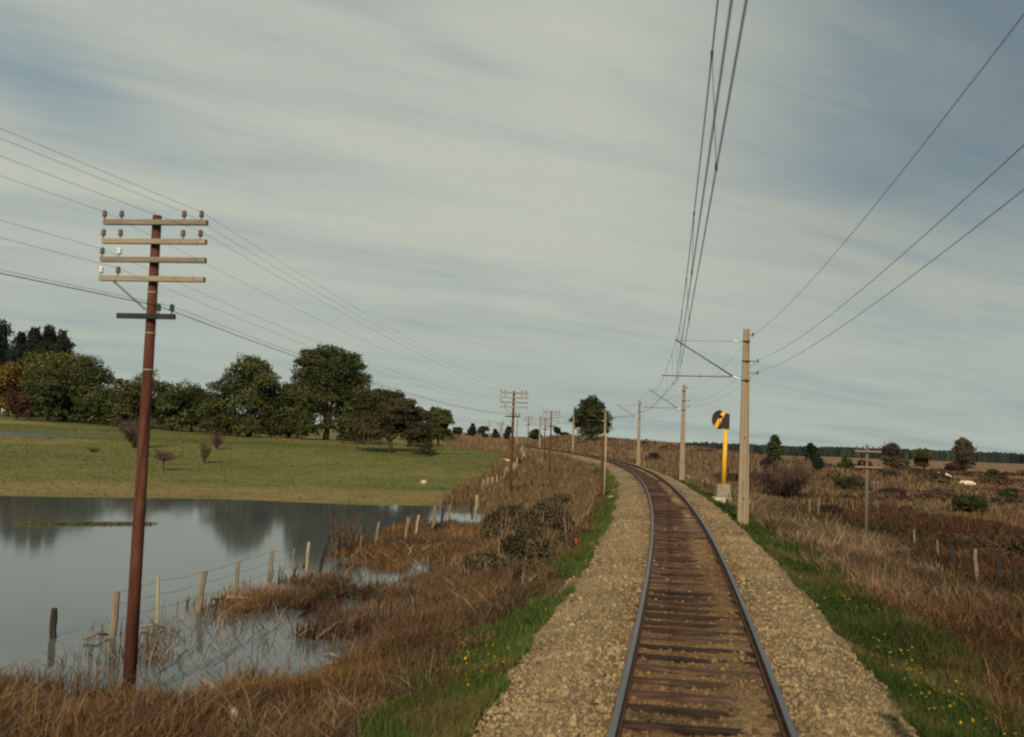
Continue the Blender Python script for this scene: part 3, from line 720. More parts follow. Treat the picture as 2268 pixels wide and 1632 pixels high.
PUR = [(.095,.06,.045),(.12,.078,.056),(.075,.048,.038)]
bare_shrub('bare_shrub','large bare brown shrub behind the near telegraph pole','shrub',303,905,98,108,PUR,1800,seed=30)
bare_shrub('bare_tree','small bare tree with a forked trunk alone in the meadow','tree',364,988,75,84,PUR,900,True,seed=31)
bare_shrub('bare_shrub','pale twiggy shrub in the meadow left of the grove','shrub',455,965,84,48,[(.15,.095,.062),(.12,.075,.05)],600,seed=32)
bare_shrub('bare_shrub','spreading twiggy shrub by the grove edge','shrub',482,948,100,50,PUR,600,seed=33)
bare_shrub('bare_shrub','tiny brown shrub on the meadow left of the near pole','shrub',208,985,90,40,[(.11,.06,.04),(.09,.05,.035)],350,seed=34)
# tree beyond the bend
tree('oak_tree','lone dark green tree standing beyond the bend of the line','tree',1311,880,225,78,GREEN+DARKG,
     [(.02,.92,.13),(-.16,.80,.17),(.18,.78,.17),(-.26,.62,.19),(.2,.6,.22),(0,.62,.24),(.36,.52,.16),(-.38,.46,.16),(.02,.42,.26),(.3,.34,.2),(-.2,.34,.2),(.1,.2,.22),(.36,.24,.12),(-.1,.18,.18)],nleaf=5000,leaf=.42,seed=40)
G_F = 'small far trees on the skyline between the poles'
for i,(px,top,w,D,lab) in enumerate([(1012,948,22,330,'small far tree right of the meadow grove'),(1045,938,20,340,'taller far tree on the skyline behind the brown rise'),(1072,944,22,330,'round far tree left of the second telegraph pole'),(1098,950,18,330,'low far tree beside the second telegraph pole'),(1128,944,22,340,'dark far tree behind the second telegraph pole'),(1190,952,30,330,'wide far tree between the second and third poles'),(1234,946,18,330,'pointed far tree right of the third pole'),(1254,958,22,330,'low far tree left of the lone tree')]):
    tree('oak_tree',lab,'tree',px,top,D,w,DARKG+[(.04,.048,.03)],None,8,700,.9,G_F,seed=50+i)
# right
tree('oak_tree','small dark upright tree on the heath right of the near mast','tree',1716,963,150,25,DARKG+GREEN,[(0,.9,.24),(.08,.74,.36),(-.1,.62,.38),(.1,.45,.40),(-.08,.32,.40),(.05,.2,.34)],10,900,.4,None,seed=61)
tree('oak_tree','brown green round tree standing up before the forest at far right','tree',2137,970,170,42,[(.06,.05,.03),(.045,.045,.024),(.07,.055,.036)],[(0,.86,.26),(.15,.7,.32),(-.15,.66,.32),(0,.5,.36),(.12,.36,.26),(-.1,.36,.26)],12,1100,.45,None,seed=62)
tree('oak_tree','olive round tree low against the forest','tree',2049,994,190,46,OLIVE,None,10,1100,.45,None,seed=63)
tree('oak_tree','bare looking brown tree against the forest behind the short pole','tree',1974,983,190,54,[(.075,.055,.038),(.06,.05,.032)],None,10,1100,.45,None,seed=64)
tree('oak_tree','little dark tree at the forest edge between mast and short pole','tree',1798,980,190,30,DARKG,None,9,800,.45,None,seed=65)
HB = 'bushes on the heath right of the line'
for i,(px,by,top,w,pal,lab) in enumerate([
    (1808,1050,1006,40,DARKG,'dark green bush right of the big purple thicket'),
    (1876,1048,1008,42,DARKG+GREEN,'dark green upright bush left of the short pole'),
    (1914,1048,1018,40,[(.085,.04,.026),(.07,.036,.024)],'red brown bush touching the short pole'),
    (1884,1092,1052,92,[(.055,.056,.024),(.07,.06,.03),(.045,.042,.024)],'rounded olive mound of bush below the short pole arms'),
    (1985,1036,1014,52,OLIVE,'small olive bush right of the short pole'),
    (2140,1135,1092,95,DARKG+GREEN,'largest dark green bush at the far right of the heath'),
    (2240,1112,1082,52,DARKG+GREEN,'dark green bush at the right edge of the photo'),
    (2196,1058,1038,26,DARKG,'small dark bush right of the cattle'),
    (2080,1112,1082,120,PUR,'wide low purple brown bush below the cattle'),
    (1838,1142,1118,86,[(.06,.034,.025),(.05,.03,.024)],'low dark brown bush left of the short pole foot'),
    (2118,1044,1026,60,[(.075,.04,.03),(.06,.034,.026)],'low russet bush above the cattle'),
    (1985,1105,1082,90,[(.05,.03,.024),(.07,.04,.03)],'dark brown bush right of the short pole'),
    (1700,1045,1015,40,[(.075,.048,.034),(.06,.045,.03)],'brown bush on the heath just right of the near mast'),
    (1445,1036,1002,52,[(.06,.045,.034),(.075,.055,.04)],'dark twiggy bush between the third and second masts'),
    (1560,1012,995,80,[(.075,.05,.036),(.06,.045,.03)],'low dark bush between the second mast and the signal')]):
    p = hit(px, by)
    tree('bush',lab,'bush',px,top,max(30,float(p[1])),w,pal,None,12,int(500+w*16),max(.14,p[1]/2205*4.2),HB,0,'bush',seed=70+i)
p = hit(1742,1108); bare_shrub('bare_shrub','big dark purple brown thicket behind the near concrete mast','shrub',1742,1014,float(p[1]),165,[(.075,.045,.038),(.095,.058,.046),(.055,.035,.03)],6000,seed=90)
bare_shrub('bare_shrub','thin leafless shrub standing in the pond by the fence','shrub',768,1108,36,95,[(.13,.09,.06),(.10,.065,.045)],700,seed=91)

# distant pine forest (one mass)
def forest(name, label, x0, x1, Yf, H, n):
    X = rng.uniform(x0,x1,n); Y = Yf+rng.uniform(0,70,n)
    z = terrain(X,Y)-.4; hh = H*rng.uniform(.86,1.06,n)*(1+.25*vn(X,Y,60,95))
    ring = 7; lv = [(0,.0),(1.0,.16),(.78,.42),(.5,.70),(.0,1.0)]
    V = []; 
    a = np.linspace(0,6.283,ring,endpoint=False)
    parts = []
    for r_, f_ in lv[1:4]:
        rad = (1.5+hh*.13)[:,None]*r_*rng.uniform(.7,1.3,(n,ring))
        parts.append(np.stack([X[:,None]+rad*np.cos(a), Y[:,None]+rad*np.sin(a), np.repeat((z+hh*f_)[:,None],ring,1)+rng.normal(0,.3,(n,ring))],-1))
    tip = np.stack([X,Y,z+hh],-1)[:,None]
    bot = parts[0].copy(); bot[...,2] = z[:,None]-.5
    Vv = np.concatenate([bot]+parts+[tip],1); m = Vv.shape[1]
    f4 = []; f3 = []
    for L in range(3):
        for k in range(ring): f4.append((L*ring+k, L*ring+(k+1)%ring, (L+1)*ring+(k+1)%ring, (L+1)*ring+k))
    for k in range(ring): f3.append((3*ring+k, 3*ring+(k+1)%ring, 4*ring))
    off = m*np.arange(n)[:,None,None]
    t = pick([(.020,.028,.026),(.028,.036,.030),(.016,.022,.022)], n)
    o = np_mesh(name, Vv.reshape(-1,3), [(np.array(f4)[None]+off).reshape(-1,4),(np.array(f3)[None]+off).reshape(-1,3)], M['twig'], np.repeat(t,m,0))
    tag(o, label, 'forest', kind='stuff')
forest('forest','long dark blue green pine forest along the right horizon', 130, 560, 700, 7.4, 2600)
forest('forest','low dark line of woodland on the horizon behind the signal', 95, 330, 760, 5.2, 800)

# brambles left of the verge
for i,(px,by,top,w,lab) in enumerate([
    (1165,1258,1165,130,'nearest tangled bramble bush spilling to the left verge'),
    (1215,1200,1118,120,'bramble bush close to the verge below the bent pipe post'),
    (1235,1150,1092,90,'farthest bramble bush just below the bent pipe post'),
    (1120,1205,1125,110,'bramble bush at the pond side of the thicket'),
    (1080,1290,1225,110,'low bramble bush beside the forked dead branch')]):
    p = hit(px, by); D = float(p[1])
    e = tree('bramble_bush',lab,'bush',px,top,D,w,[(.085,.065,.034),(.062,.06,.026),(.12,.08,.046),(.05,.058,.022)],None,17,3400,.12,'brambles on the left bank',0,'bush',seed=100+i)
    H = CAMZ+ray(px,top)[2]*D-th(ray(px,top)[0]*D,D); W = w/2205*D
    n = 420; P = rng.normal(0,1,(n,3))*np.array([W*.28,W*.25,0]); P[:,2] = rng.uniform(.05,.75,n)*H
    blades('shoots', P, rng.uniform(.25,.7,n)*max(.5,H*.8), np.full(n,.02), pick([(.27,.19,.12),(.18,.115,.07),(.12,.075,.05)],n), .9, 'twig', (0,0), e)  # bare bramble canes as loose thin blades, no leaves on them

# ------------------------------------------------------------------ fallen branches
def branch(name, label, pts, r, side, cat='branch', mat='deadwood', z=None):
    P = [hit(*p) if z is None else at_z(p[0],p[1],z) for p in pts]
    o = P[0]; b = MB(); P2 = [q-o+np.array([0,0,r*.8+.04+.06*math.sin(i*2)]) for i,q in enumerate(P)]
    b.tube(P2, [r*(1-.55*i/(len(P2)-1)) for i in range(len(P2))], 7)
    for (k, px, py, up, rr) in side:
        q = (hit(px,py) if z is None else at_z(px,py,z))-o; q = q+np.array([0,0,up]); m = (P2[k]+q)/2+np.array([.03,.02,.06])
        b.tube([P2[k],m,q],[rr,rr*.8,rr*.3],6)
    ob = b.build(name, M[mat], None, smooth=True); ob.location = tuple(o); tag(ob, label, cat); return ob
branch('dead_branch','pale forked dead branch lying beside the left verge',[(1035,1352),(1090,1338),(1160,1308)],.05,[(1,1018,1322,.1,.035),(1,1140,1340,.06,.03),(2,1195,1285,.2,.02)])
branch('dead_branch','long pale fallen branch in the brown grass at the water edge',[(665,1500),(760,1476),(850,1450)],.045,[(1,700,1462,.1,.03),(1,830,1478,.1,.025)])
branch('dead_branch','stripped pale pole lying in the nearest brown grass',[(520,1600),(470,1540),(418,1492)],.07,[])
branch('dead_branch','pair of pale twigs lying on the right slope by the verge',[(2085,1432),(2140,1420),(2205,1405)],.03,[(0,2080,1412,.05,.02),(1,2068,1408,.05,.02)])
branch('driftwood','long driftwood plank caught by the fence post in the pond',[(468,1332),(530,1337),(600,1338)],.07,[],'driftwood','postgrey',WATER+.02)
branch('driftwood','short tan driftwood at the foot of the second fence post',[(186,1422),(215,1417),(246,1410)],.045,[],'driftwood','postgrey',WATER+.0)
branch('driftwood','grey driftwood by the thin fence post right of the near pole',[(312,1395),(345,1396),(362,1394)],.04,[],'driftwood','postgrey',WATER+.0)
def rock(label, px, py, wm, hm, name='rock', seed=1):
    p = hit(px,py); random.seed(seed); b = MB(); prof = [(wm*.35,-.05),(wm*.5,hm*.3),(wm*.42,hm*.75),(wm*.15,hm)]
    b.lathe((0,0,0), prof, 9)
    b.v = [(x*random.uniform(.85,1.2), y*random.uniform(.7,1.1), z*random.uniform(.85,1.1)) for x,y,z in b.v]
    o = b.build(name, M['rock'], None, smooth=True); o.location = tuple(p); tag(o, label, 'rock')
rock('pale flat rock at the ballast edge beside the bent pipe post',1356,1106,.5,.22,seed=2)
rock('small pale boulder alone on the meadow near the pond',938,1071,.5,.26,seed=3)
rock('pale boulder on the meadow left of the second telegraph pole',1119,1024,1.1,.4,seed=4)

# ------------------------------------------------------------------ fences
def post(b_parent, base, top, w, mat, ori, flat=False):
    b = MB(); base = np.array(base); top = np.array(top); v = top-base
    pts = []; n = 6; rr = []
    for i in range(n):
        f = i/(n-1); pts.append(base-ori+v*f+np.array([random.uniform(-.2,.2)*w, random.uniform(-.2,.2)*w, 0])*(0 if i in (0,) else 1)); rr.append(w/2*random.uniform(.82,1.12)*(1-.12*f))
    b.tube(pts, rr, 6); return b.build('post', M[mat], b_parent)
def fence(name, label, plist, wires, mat_w='wire', wr=.004):
    o = plist[0][0]; e = empty(name, tuple(o), 0, label, 'fence')
    for (base, top, w, mat) in plist: post(e, base-np.array([0,0,.5]), top, w, mat, o)
    seq = sorted(plist, key=lambda q: q[0][1])
    for f in wires:
        b = MB(); pts = []
        for i,(base,top,w,mat) in enumerate(seq):
            if w < .05 or (top-base)[2] < .6: continue
            q = base+(top-base)*min(f/max((top-base)[2],.3),.97)-o
            if pts:
                m = (pts[-1]+q)/2; m[2] -= .03; pts.append(m)
            pts.append(q+np.array([-.04,0,0]))
        b.tube(pts, wr, 4, cap=False); b.build('wire', M[mat_w], e)
    return e
random.seed(5)
LP = [(118,1412,121,1347,.15,'postdark'),(245,1411,261,1310,.14,'postgrey'),(347,1383,352,1276,.07,'postpale'),(437,1354,452,1265,.15,'postgrey'),(518,1326,528,1242,.12,'postgrey'),
 (592,1297,604,1219,.15,'postgrey'),(646,1280,652,1215,.09,'postgrey'),(678,1265,684,1200,.11,'postpale'),(704,1265,727,1185,.14,'postdark'),(796,1230,800,1186,.10,'postgrey'),(830,1219,839,1155,.12,'postgrey'),
 (863,1214,864,1192,.12,'postdark'),(892,1203,907,1146,.16,'postgrey'),(915,1196,928,1141,.12,'postpale'),(957,1175,965,1121,.16,'postgrey'),(977,1163,981,1125,.14,'postdark'),(993,1159,997,1116,.12,'postgrey'),(1041,1130,1048,1110,.18,'postdark'),(1052,1130,1057,1096,.15,'postpale')]
pl = []
for bx,by,tx_,ty_,w,mt in LP:
    b0 = at_z(bx,by,WATER); t0 = at_depth(tx_,ty_,b0[1]); pl.append((b0,t0,w,mt))
y = 67.0
while y < 150:
    x = float(track_x(y))-11.7+random.uniform(-.15,.15); z = th(x,y); b0 = np.array([x,y,z])
    pl.append((b0, b0+np.array([random.uniform(-.12,.2),0,random.uniform(.9,1.25)]), random.uniform(.11,.2), random.choice(['postgrey','postpale','postgrey','postdark']))); y += random.uniform(1.2,2.3)
fence('wire_fence','old wire fence on crooked grey posts standing in the pond edge', pl, (.35,.65,.95))
RP = [(1793,1140,1793,1104,.11,'postgrey'),(1813,1144,1813,1104,.11,'postgrey'),(1941,1182,1941,1151,.17,'postdark'),(1979,1202,1979,1180,.14,'postdark'),(2026,1214,2025,1173,.10,'postgrey'),(2048,1232,2048,1200,.17,'postdark'),
 (2078,1244,2077,1196,.09,'postgrey'),(2109,1264,2108,1207,.18,'postdark'),(2163,1284,2160,1216,.14,'postgrey'),(2211,1300,2207,1239,.20,'postdark'),(2252,1312,2249,1252,.20,'postdark'),(2310,1330,2306,1262,.16,'postgrey')]
pl = []
for bx,by,tx_,ty_,w,mt in RP:
    b0 = hit(bx,by+6); t0 = at_depth(tx_,ty_,b0[1]); t0[2] = max(t0[2], b0[2]+.75); pl.append((b0,t0,w,mt))
fence('wire_fence','low fence of dark and pale posts along the right heath', pl, (.4,.75))

# ------------------------------------------------------------------ telegraph poles (left line)
def insulator(x, z, parent, mat, y=-.0, s=1.0):
    b = MB(); b.lathe((x,y,z), [(.012*s,0),(.012*s,.06*s),(.045*s,.062*s),(.05*s,.09*s),(.032*s,.11*s),(.045*s,.125*s),(.038*s,.165*s),(.02*s,.185*s)], 10)
    return b.build('insulator', mat, parent, smooth=True)
def telegraph_pole(label, group, H=7.5):
    e = empty('telegraph_pole', (0,0,0), 0, label, 'telegraph pole', group)
    b = MB(); b.tube([(0,0,-.6),(0,0,H*.3),(0,0,H*.65),(0,0,H)], [.105,.095,.083,.072], 12); b.build('pole', M['rust'], e, smooth=True)
    arms = [(.14,.90,'armwood',((-.85,'ins_brown'),(-.55,'ins_brown'),(.54,'ins_brown'),(.84,'ins_brown'))),
            (.455,.90,'armwood_b',((-.85,'ins_brown'),(-.55,'ins_brown'),(.54,'ins_brown'),(.84,'ins_brown'))),
            (.757,.91,'armwood',((-.85,'ins_brown'),(-.55,'ins_white'))),
            (1.07,.91,'armwood_b',((-.85,'ins_white'),(-.55,'ins_brown')))]
    for dz, hl, mt, ins in arms:
        z = H-dz; a = MB(); a.box((.045,-.135,z),(2*hl,.085,.085)); arm = a.build('crossarm', M[mt], e, bevel=.006)
        for x, mi in ins: insulator(x, z+.042, arm, M[mi], -.135, .85)
    z = H-1.68; a = MB(); a.box((-.02,-.13,z),(1.0,.07,.085)); arm = a.build('crossarm', M['blackmetal'], e, bevel=.005)
    for x in (.19,.42): insulator(x, z+.04, arm, M['ins_dark'], -.13, .9)
    a = MB(); a.tube([(-.62,-.12,H-1.12),(-.06,-.10,H-1.56)], .018, 6); a.build('brace', M['armwood'], e)
    for dz in (1.28, 1.95, 2.55):
        a = MB(); r0 = .09+.03*dz/7.5; a.tube([(0,0,H-dz),(0,0,H-dz+.016)], r0*.88+.003, 12); a.build('band', M['palepipe'], e)
    return e
TP = [(352,478,16.2,'nearest rust brown telegraph pole in front of the pond'),(1137,866,65.6,'second telegraph pole standing clear above the brown bank'),(1222,910,107,'third telegraph pole left of the lone tree')]
GP = 'telegraph poles with four crossarms left of the line'
poles = []
# the one behind the camera only carries the wires: its place is used, not built
pos0 = np.array([-15.0,-33.0,6.2])
proto = telegraph_pole(TP[0][3], GP)
base_px = [(283,1500),(1131,1118),(1216,1065)]
for i,(px,py,D,lab) in enumerate(TP):
    e = proto if i == 0 else copy_tree(proto)
    t = at_depth(px,py,D); bpt = at_depth(base_px[i][0], base_px[i][1], D)
    tx, ty = track_dir(D); e.location = ((t[0]+bpt[0])/2, D, t[2]-7.5); e.rotation_euler = (0,0,math.atan2(-tx,ty)+.02); e['label'] = lab
    poles.append(e)
for (px,py,D,lab) in [(1208,926,150,'thin far telegraph pole just left of the third pole'),(1171,922,196,'far telegraph pole between the second and third poles'),(1109,936,245,'farthest telegraph pole left of the second pole')]:
    e = copy_tree(proto); t = at_depth(px,py,D); zz = min(t[2]-7.5, th(t[0],D)); tx, ty = track_dir(D); e.location = (t[0],D,t[2]-7.5 if t[2]-7.5 < th(t[0],D) else th(t[0],D)-.2); e.rotation_euler = (0,0,math.atan2(-tx,ty)); e['label'] = lab
    poles.append(e)
def on_pole(i, x, dz):
    if i < 0:
        a = -.18; return np.array([pos0[0]+x*math.cos(a), pos0[1]+x*math.sin(a), pos0[2]-dz])
    e = poles[i]; a = e.rotation_euler[2]
    return np.array([e.location[0]+x*math.cos(a)+.135*math.sin(a), e.location[1]+x*math.sin(a)-.135*math.cos(a), e.location[2]+7.5-dz])
def span(A, B, sag, n=14):
    return [A+(B-A)*k/n-np.array([0,0,4*sag*(k/n)*(1-k/n)]) for k in range(n+1)]
def wire_obj(name, label, cat, pts, r, mat, group=None, n=5):
    o = pts[0]; b = MB(); b.tube([p-o for p in pts], r, n, cap=False); ob = b.build(name, M[mat], None, smooth=True); ob.location = tuple(float(v) for v in o)
    tag(ob, label, cat, group); return ob
TW = [(.84,.14,.0028,'outer right wire on the top crossarm of the telegraph line'),(.54,.14,.0028,'inner right wire on the top crossarm of the telegraph line'),(-.85,.14,.0028,'outer left wire on the top crossarm of the telegraph line'),
      (.84,.455,.0028,'outer right wire on the second crossarm of the telegraph line'),
      (-.85,.757,.0028,'left wire on the third crossarm of the telegraph line'),(-.55,1.07,.0028,'left wire on the fourth crossarm of the telegraph line'),
      (.19,1.68,.0065,'thick dark cable on the low black crossarm of the telegraph line'),(.42,1.68,.0032,'thin wire at the right end of the low black crossarm')]
for x,dz,r,lab in TW:
    pts = []; zo = .17
    for i in range(-1,len(poles)-1):
        s = span(on_pole(i,x,dz-zo), on_pole(i+1,x,dz-zo), .30 if i < 0 else .45); pts += s if not pts else s[1:]
    wire_obj('telegraph_wire', lab, 'wire', pts, r, 'wire_pale' if r < .006 else 'wire', 'telegraph wires left of the line', 4)

# short pole on the right heath
p = hit(1918,1206); D = float(p[1]); t = at_depth(1919,985,D); H = t[2]-p[2]
e = empty('telegraph_pole', tuple(p), 0, 'short grey telegraph pole with two crossarms on the right heath', 'telegraph pole')
b = MB(); b.tube([(0,0,-.5),(0,0,H*.5),(0,0,H)],[.085,.075,.06],10); b.build('pole', M['postgrey_dark'], e, smooth=True)
for dz, ins in ((.30,((-.5,),(-.22,),(.24,),(.52,))),(1.02,((-.52,),(-.26,),(.5,)))):
    a = MB(); a.box((0,-.11,H-dz),(1.22,.08,.085)); arm = a.build('crossarm', M['armwood'], e, bevel=.005)
    for (x,) in ins: insulator(x, H-dz+.04, arm, M['ins_brown'], -.11, 1.0)

# ------------------------------------------------------------------ catenary masts
def i_mast(H, wb, wt, db, dt):
    """tapered concrete mast of I section: flanges left and right, web between"""
    b = MB(); lv = [(0,0),(.35,.35),(.7,.7),(1,1)]; vs = []; n = 12
    for f,_ in lv:
        w = wb+(wt-wb)*f; d = db+(dt-db)*f; fl = .30*w; rc = min(.35*d,.06)
        P = [(-w/2,-d/2),(-w/2+fl*1.35,-d/2),(-w/2+fl*1.5,-d/2+rc),(w/2-fl*.65,-d/2+rc),(w/2-fl*.5,-d/2),(w/2,-d/2),(w/2,d/2),(w/2-fl*.5,d/2),(w/2-fl*.65,d/2-rc),(-w/2+fl*1.5,d/2-rc),(-w/2+fl*1.35,d/2),(-w/2,d/2)]
        vs += [(x,y,f*H) for x,y in P]
    fs = []
    for i in range(len(lv)-1):
        for k in range(n): fs.append((i*n+k,i*n+(k+1)%n,(i+1)*n+(k+1)%n,(i+1)*n+k))
    fs.append(tuple(range(n-1,-1,-1))); fs.append(tuple(3*n+k for k in range(n)))
    b.add(vs, fs); return b
ZB = -.5                                             # mast foot below rail top
def catenary_mast(label, group):
    e = empty('catenary_mast', (0,0,0), 0, label, 'catenary mast', group); H = 8.2
    i_mast(H, .46, .25, .30, .20).build('post', M['concrete'], e)
    for f in (.13,.44,.74):
        w = .46-.21*f; d = .30-.10*f
        a = MB(); a.box((-w*.06,-d/2+.045,f*H),(w*.30,.03,.05)); a.build('slot', M['recess'], e)
    zc = 5.62-ZB; zt = 7.18-ZB
    # bracket tube with insulator
    a = MB(); a.tube([(-.55,0,zc+.08),(-2.98,0,zt+.02)], .032, 8); a.build('bracket_tube', M['tube_steel'], e, smooth=True)
    for (p0,p1) in (((-.18,0,zc-.10),(-.55,0,zc+.08)),):
        p0 = np.array(p0); p1 = np.array(p1); a = MB(); pts = [p0+(p1-p0)*k/8 for k in range(9)]; a.tube(pts,[.02,.02,.05,.035,.055,.035,.055,.03,.02],8); a.build('insulator', M['ins_white'], e, smooth=True)
    a = MB(); a.tube([(-.12,0,zt),(-.32,0,zt)], .012, 6); a.tube([(-.52,0,zt),(-2.85,0,zt-.02)], .010, 6); a.build('stay_rod', M['tube_steel'], e)
    a = MB(); a.tube([(-.32,0,zt),(-.37,0,zt),(-.42,0,zt),(-.47,0,zt),(-.52,0,zt)],[.02,.05,.03,.05,.02],8); a.build('insulator', M['ins_white'], e, smooth=True)
    a = MB(); a.tube([(-.5,0,zc+.05),(-1.9,0,zc+.03),(-3.5,0,zc+.02)], .024, 8); a.tube([(-1.93,0,zc+.03),(-1.87,0,zc+.03)], .045, 8); a.tube([(-2.86,0,zc+.02),(-2.86,0,zc-.12)], .012, 5); a.build('registration_arm', M['tube_steel'], e, smooth=True)
    # collars round the post
    for z,s in ((zt,.29),(zc-.1,.33),(zc+.72,.31)):
        a = MB(); a.box((0,0,z),(s,.27,.06)); a.build('collar', M['blackmetal'], e)
    # feeder brackets on the outer side
    for z,x in ((7.48-ZB,.30),(6.36-ZB,.52),(5.86-ZB,.52)):
        a = MB(); a.tube([(.08,0,z-.02),(x-.06,0,z-.02)], .018, 6); a.build('side_bracket', M['blackmetal'], e)
        insulator(x-.03, z-.1, e, M['ins_brown'], 0, 1.0)
    return e
GM = 'concrete overhead line masts along the right side of the track'
MP = [(1645,1152,42.0,'nearest concrete mast with its bracket reaching over the rails'),(1510,1062,86,'second concrete mast left of the yellow signal'),(1413,1030,127,'third concrete mast at the start of the bend'),
      (1338,1012,163,'concrete mast seen behind the bent pipe post'),(1268,1003,206,'concrete mast left of the lone tree'),(1222,1000,248,'thin far concrete mast right of the third telegraph pole'),(1180,991,293,'far concrete mast between third and fourth poles'),(1150,991,330,'far pale mast just right of the second telegraph pole'),(1123,988,370,'farthest pale mast left of the second telegraph pole')]
masts = []
pm = catenary_mast('concrete mast standing out of view whose long shadow falls on the right ballast', GM); masts.append(pm)
pm.location = (2.74,-.95,ZB); pm.rotation_euler = (0,0,-.17)
for i,(px,py,D,lab) in enumerate(MP):
    e = copy_tree(pm); e['label'] = lab; x = at_depth(px,py,D)[0]
    if D > 240: x = float(track_x(D))+2.8
    tx, ty = track_dir(D); e.location = (x,D,ZB); e.rotation_euler = (0,0,math.atan2(-tx,ty)); masts.append(e)
def on_mast(i, x, z):
    e = masts[i]; a = e.rotation_euler[2]; return np.array([e.location[0]+x*math.cos(a), e.location[1]+x*math.sin(a), z])
SUP0 = .225-2.74
def chain(f, sag, n=22, last=9):
    pts = []
    for i in range(0,last):
        s = span(f(i), f(i+1), sag, n); pts += s if not pts else s[1:]
    return pts
fm = lambda i: on_mast(i, SUP0 if i == 0 else -2.92, 7.18)
messenger = chain(fm, .85)
contact = []
for k,off in enumerate((-.035,.05)):
    fc = lambda i, off=off: on_mast(i, (SUP0 if i == 0 else -2.86)+off, 5.5)
    contact.append(chain(fc, .05))
mw = wire_obj('messenger_wire','upper left catenary wire that sags above the pair of contact wires','wire',messenger,.0075,'wire')
wire_obj('contact_wire','left one of the twin contact wires above the track','wire',contact[0],.0075,'wire')
wire_obj('contact_wire','right one of the twin contact wires above the track','wire',contact[1],.0075,'wire')
o = messenger[0]; nd = 0
for i in range(3):
    for k in range(2,22,3):
        j = i*22+k; A = messenger[j]; B = contact[nd%2][j]; nd += 1
        b = MB(); b.tube([A-o,B-o], .0035, 4); b.tube([B-o+np.array([0,0,-.02]),B-o+np.array([0,0,.05])], .014, 5); b.tube([A-o+np.array([0,0,-.05]),A-o+np.array([0,0,.02])], .014, 5)
        b.build('dropper', M['wire'], mw)
for (x,z,sag,lab) in ((.30,7.5,.63,'highest of the three feeder wires on the right of the masts'),(.52,6.42,.58,'middle of the three feeder wires on the right of the masts'),(.52,5.92,.52,'lowest of the three feeder wires on the right of the masts')):
    ff = lambda i: on_mast(i, x, z); wire_obj('feeder_wire', lab, 'wire', chain(ff, sag), .0052, 'wire', 'feeder wires right of the line')

# ------------------------------------------------------------------ signal
p = hit(1601,1117); D = float(p[1]); S = D/2205.0
e = empty('railway_signal', tuple(p), 0, 'yellow signal post with black head and diagonal yellow stripe on concrete base', 'signal')
b = MB(); b.box((-.03,0,.12),(1.06,.9,.60)); b.build('footing', M['plaster_white'], e, bevel=.02)
b = MB(); b.box((-.02,0,.39+.40),(.86,.72,.80),taper=(.86,.86)); b.build('concrete_base', M['concrete_grey'], e, bevel=.02)
zb = 1.19; zt = CAMZ+ray(1606,948)[2]*D-p[2]
b = MB(); b.tube([(.02,0,zb-.02),(.05,0,(zb+zt)/2),(.08,0,zt+.25)], .135, 16); b.build('pole', M['yellow'], e, smooth=True)
zc = zt+.48; xc = -.33; rx_, rz_ = .47,.57
out = []
for a in np.linspace(R(50), R(300), 30): out.append((xc+rx_*math.cos(a), zc+rz_*math.sin(a)))
out += [(.02,zc-.50),(.02,zc-.53),(.26,zc-.53),(.26,zc+.36),(-.02,zc+.36)]
def prism(poly, y0, y1):
    b = MB(); n = len(poly); b.add([(x,y0,z) for x,z in poly]+[(x,y1,z) for x,z in poly], [tuple(range(n)),tuple(range(2*n-1,n-1,-1))]+[(i,n+i,n+(i+1)%n,(i+1)%n) for i in range(n)]); return b
head = prism(out,-.17,-.12).build('backboard', M['blackpaint'], e)
b = MB(); b.box((.0,.0,zc),(.42,.23,.80)); b.build('signal_case', M['blackpaint'], e, bevel=.02)
# stripe: band across the disc, clipped to the outline
def clip(poly, nx, nz, c):
    res = []
    for i in range(len(poly)):
        A = poly[i]; B = poly[(i+1)%len(poly)]; da = A[0]*nx+A[1]*nz-c; db = B[0]*nx+B[1]*nz-c
        if da <= 0: res.append(A)
        if da*db < 0:
            t = da/(da-db); res.append((A[0]+(B[0]-A[0])*t, A[1]+(B[1]-A[1])*t))
    return res
ang = R(28); nx, nz = math.cos(ang), -math.sin(ang)      # band leans right at the top
c0 = xc*nx+zc*nz+.0
disc = [(xc+rx_*.985*math.cos(a), zc+rz_*.985*math.sin(a)) for a in np.linspace(0,2*math.pi,48)[:-1]]
band = clip(clip(disc,nx,nz,c0+.115),-nx,-nz,-(c0-.115))
prism(band,-.176,-.171).build('stripe', M['yellow'], head)
for dz, mt, nm in ((.16,'blackmetal','upper_lens'),(-.14,'red_lens','lower_lens')):
    b = MB(); pts = [(xc+.03,-.178,zc+dz),(xc+.03,-.215,zc+dz)]; b.tube(pts,[.085,.07],16); b.build('lens', M[mt], head, smooth=False)
b = MB(); th_ = np.linspace(R(-20),R(200),14); vs = []
for a in th_:
    for r,y in ((.095,-.178),(.095,-.36),(.105,-.36),(.105,-.178)): vs.append((xc+.03+r*math.cos(a), y, zc+.16+r*math.sin(a)))
b.add(vs,[(i*4+k,i*4+(k+1)%4,(i+1)*4+(k+1)%4,(i+1)*4+k) for i in range(13) for k in range(4)]+[(0,1,2,3),(55,54,53,52)]); b.build('hood', M['blackmetal'], head)

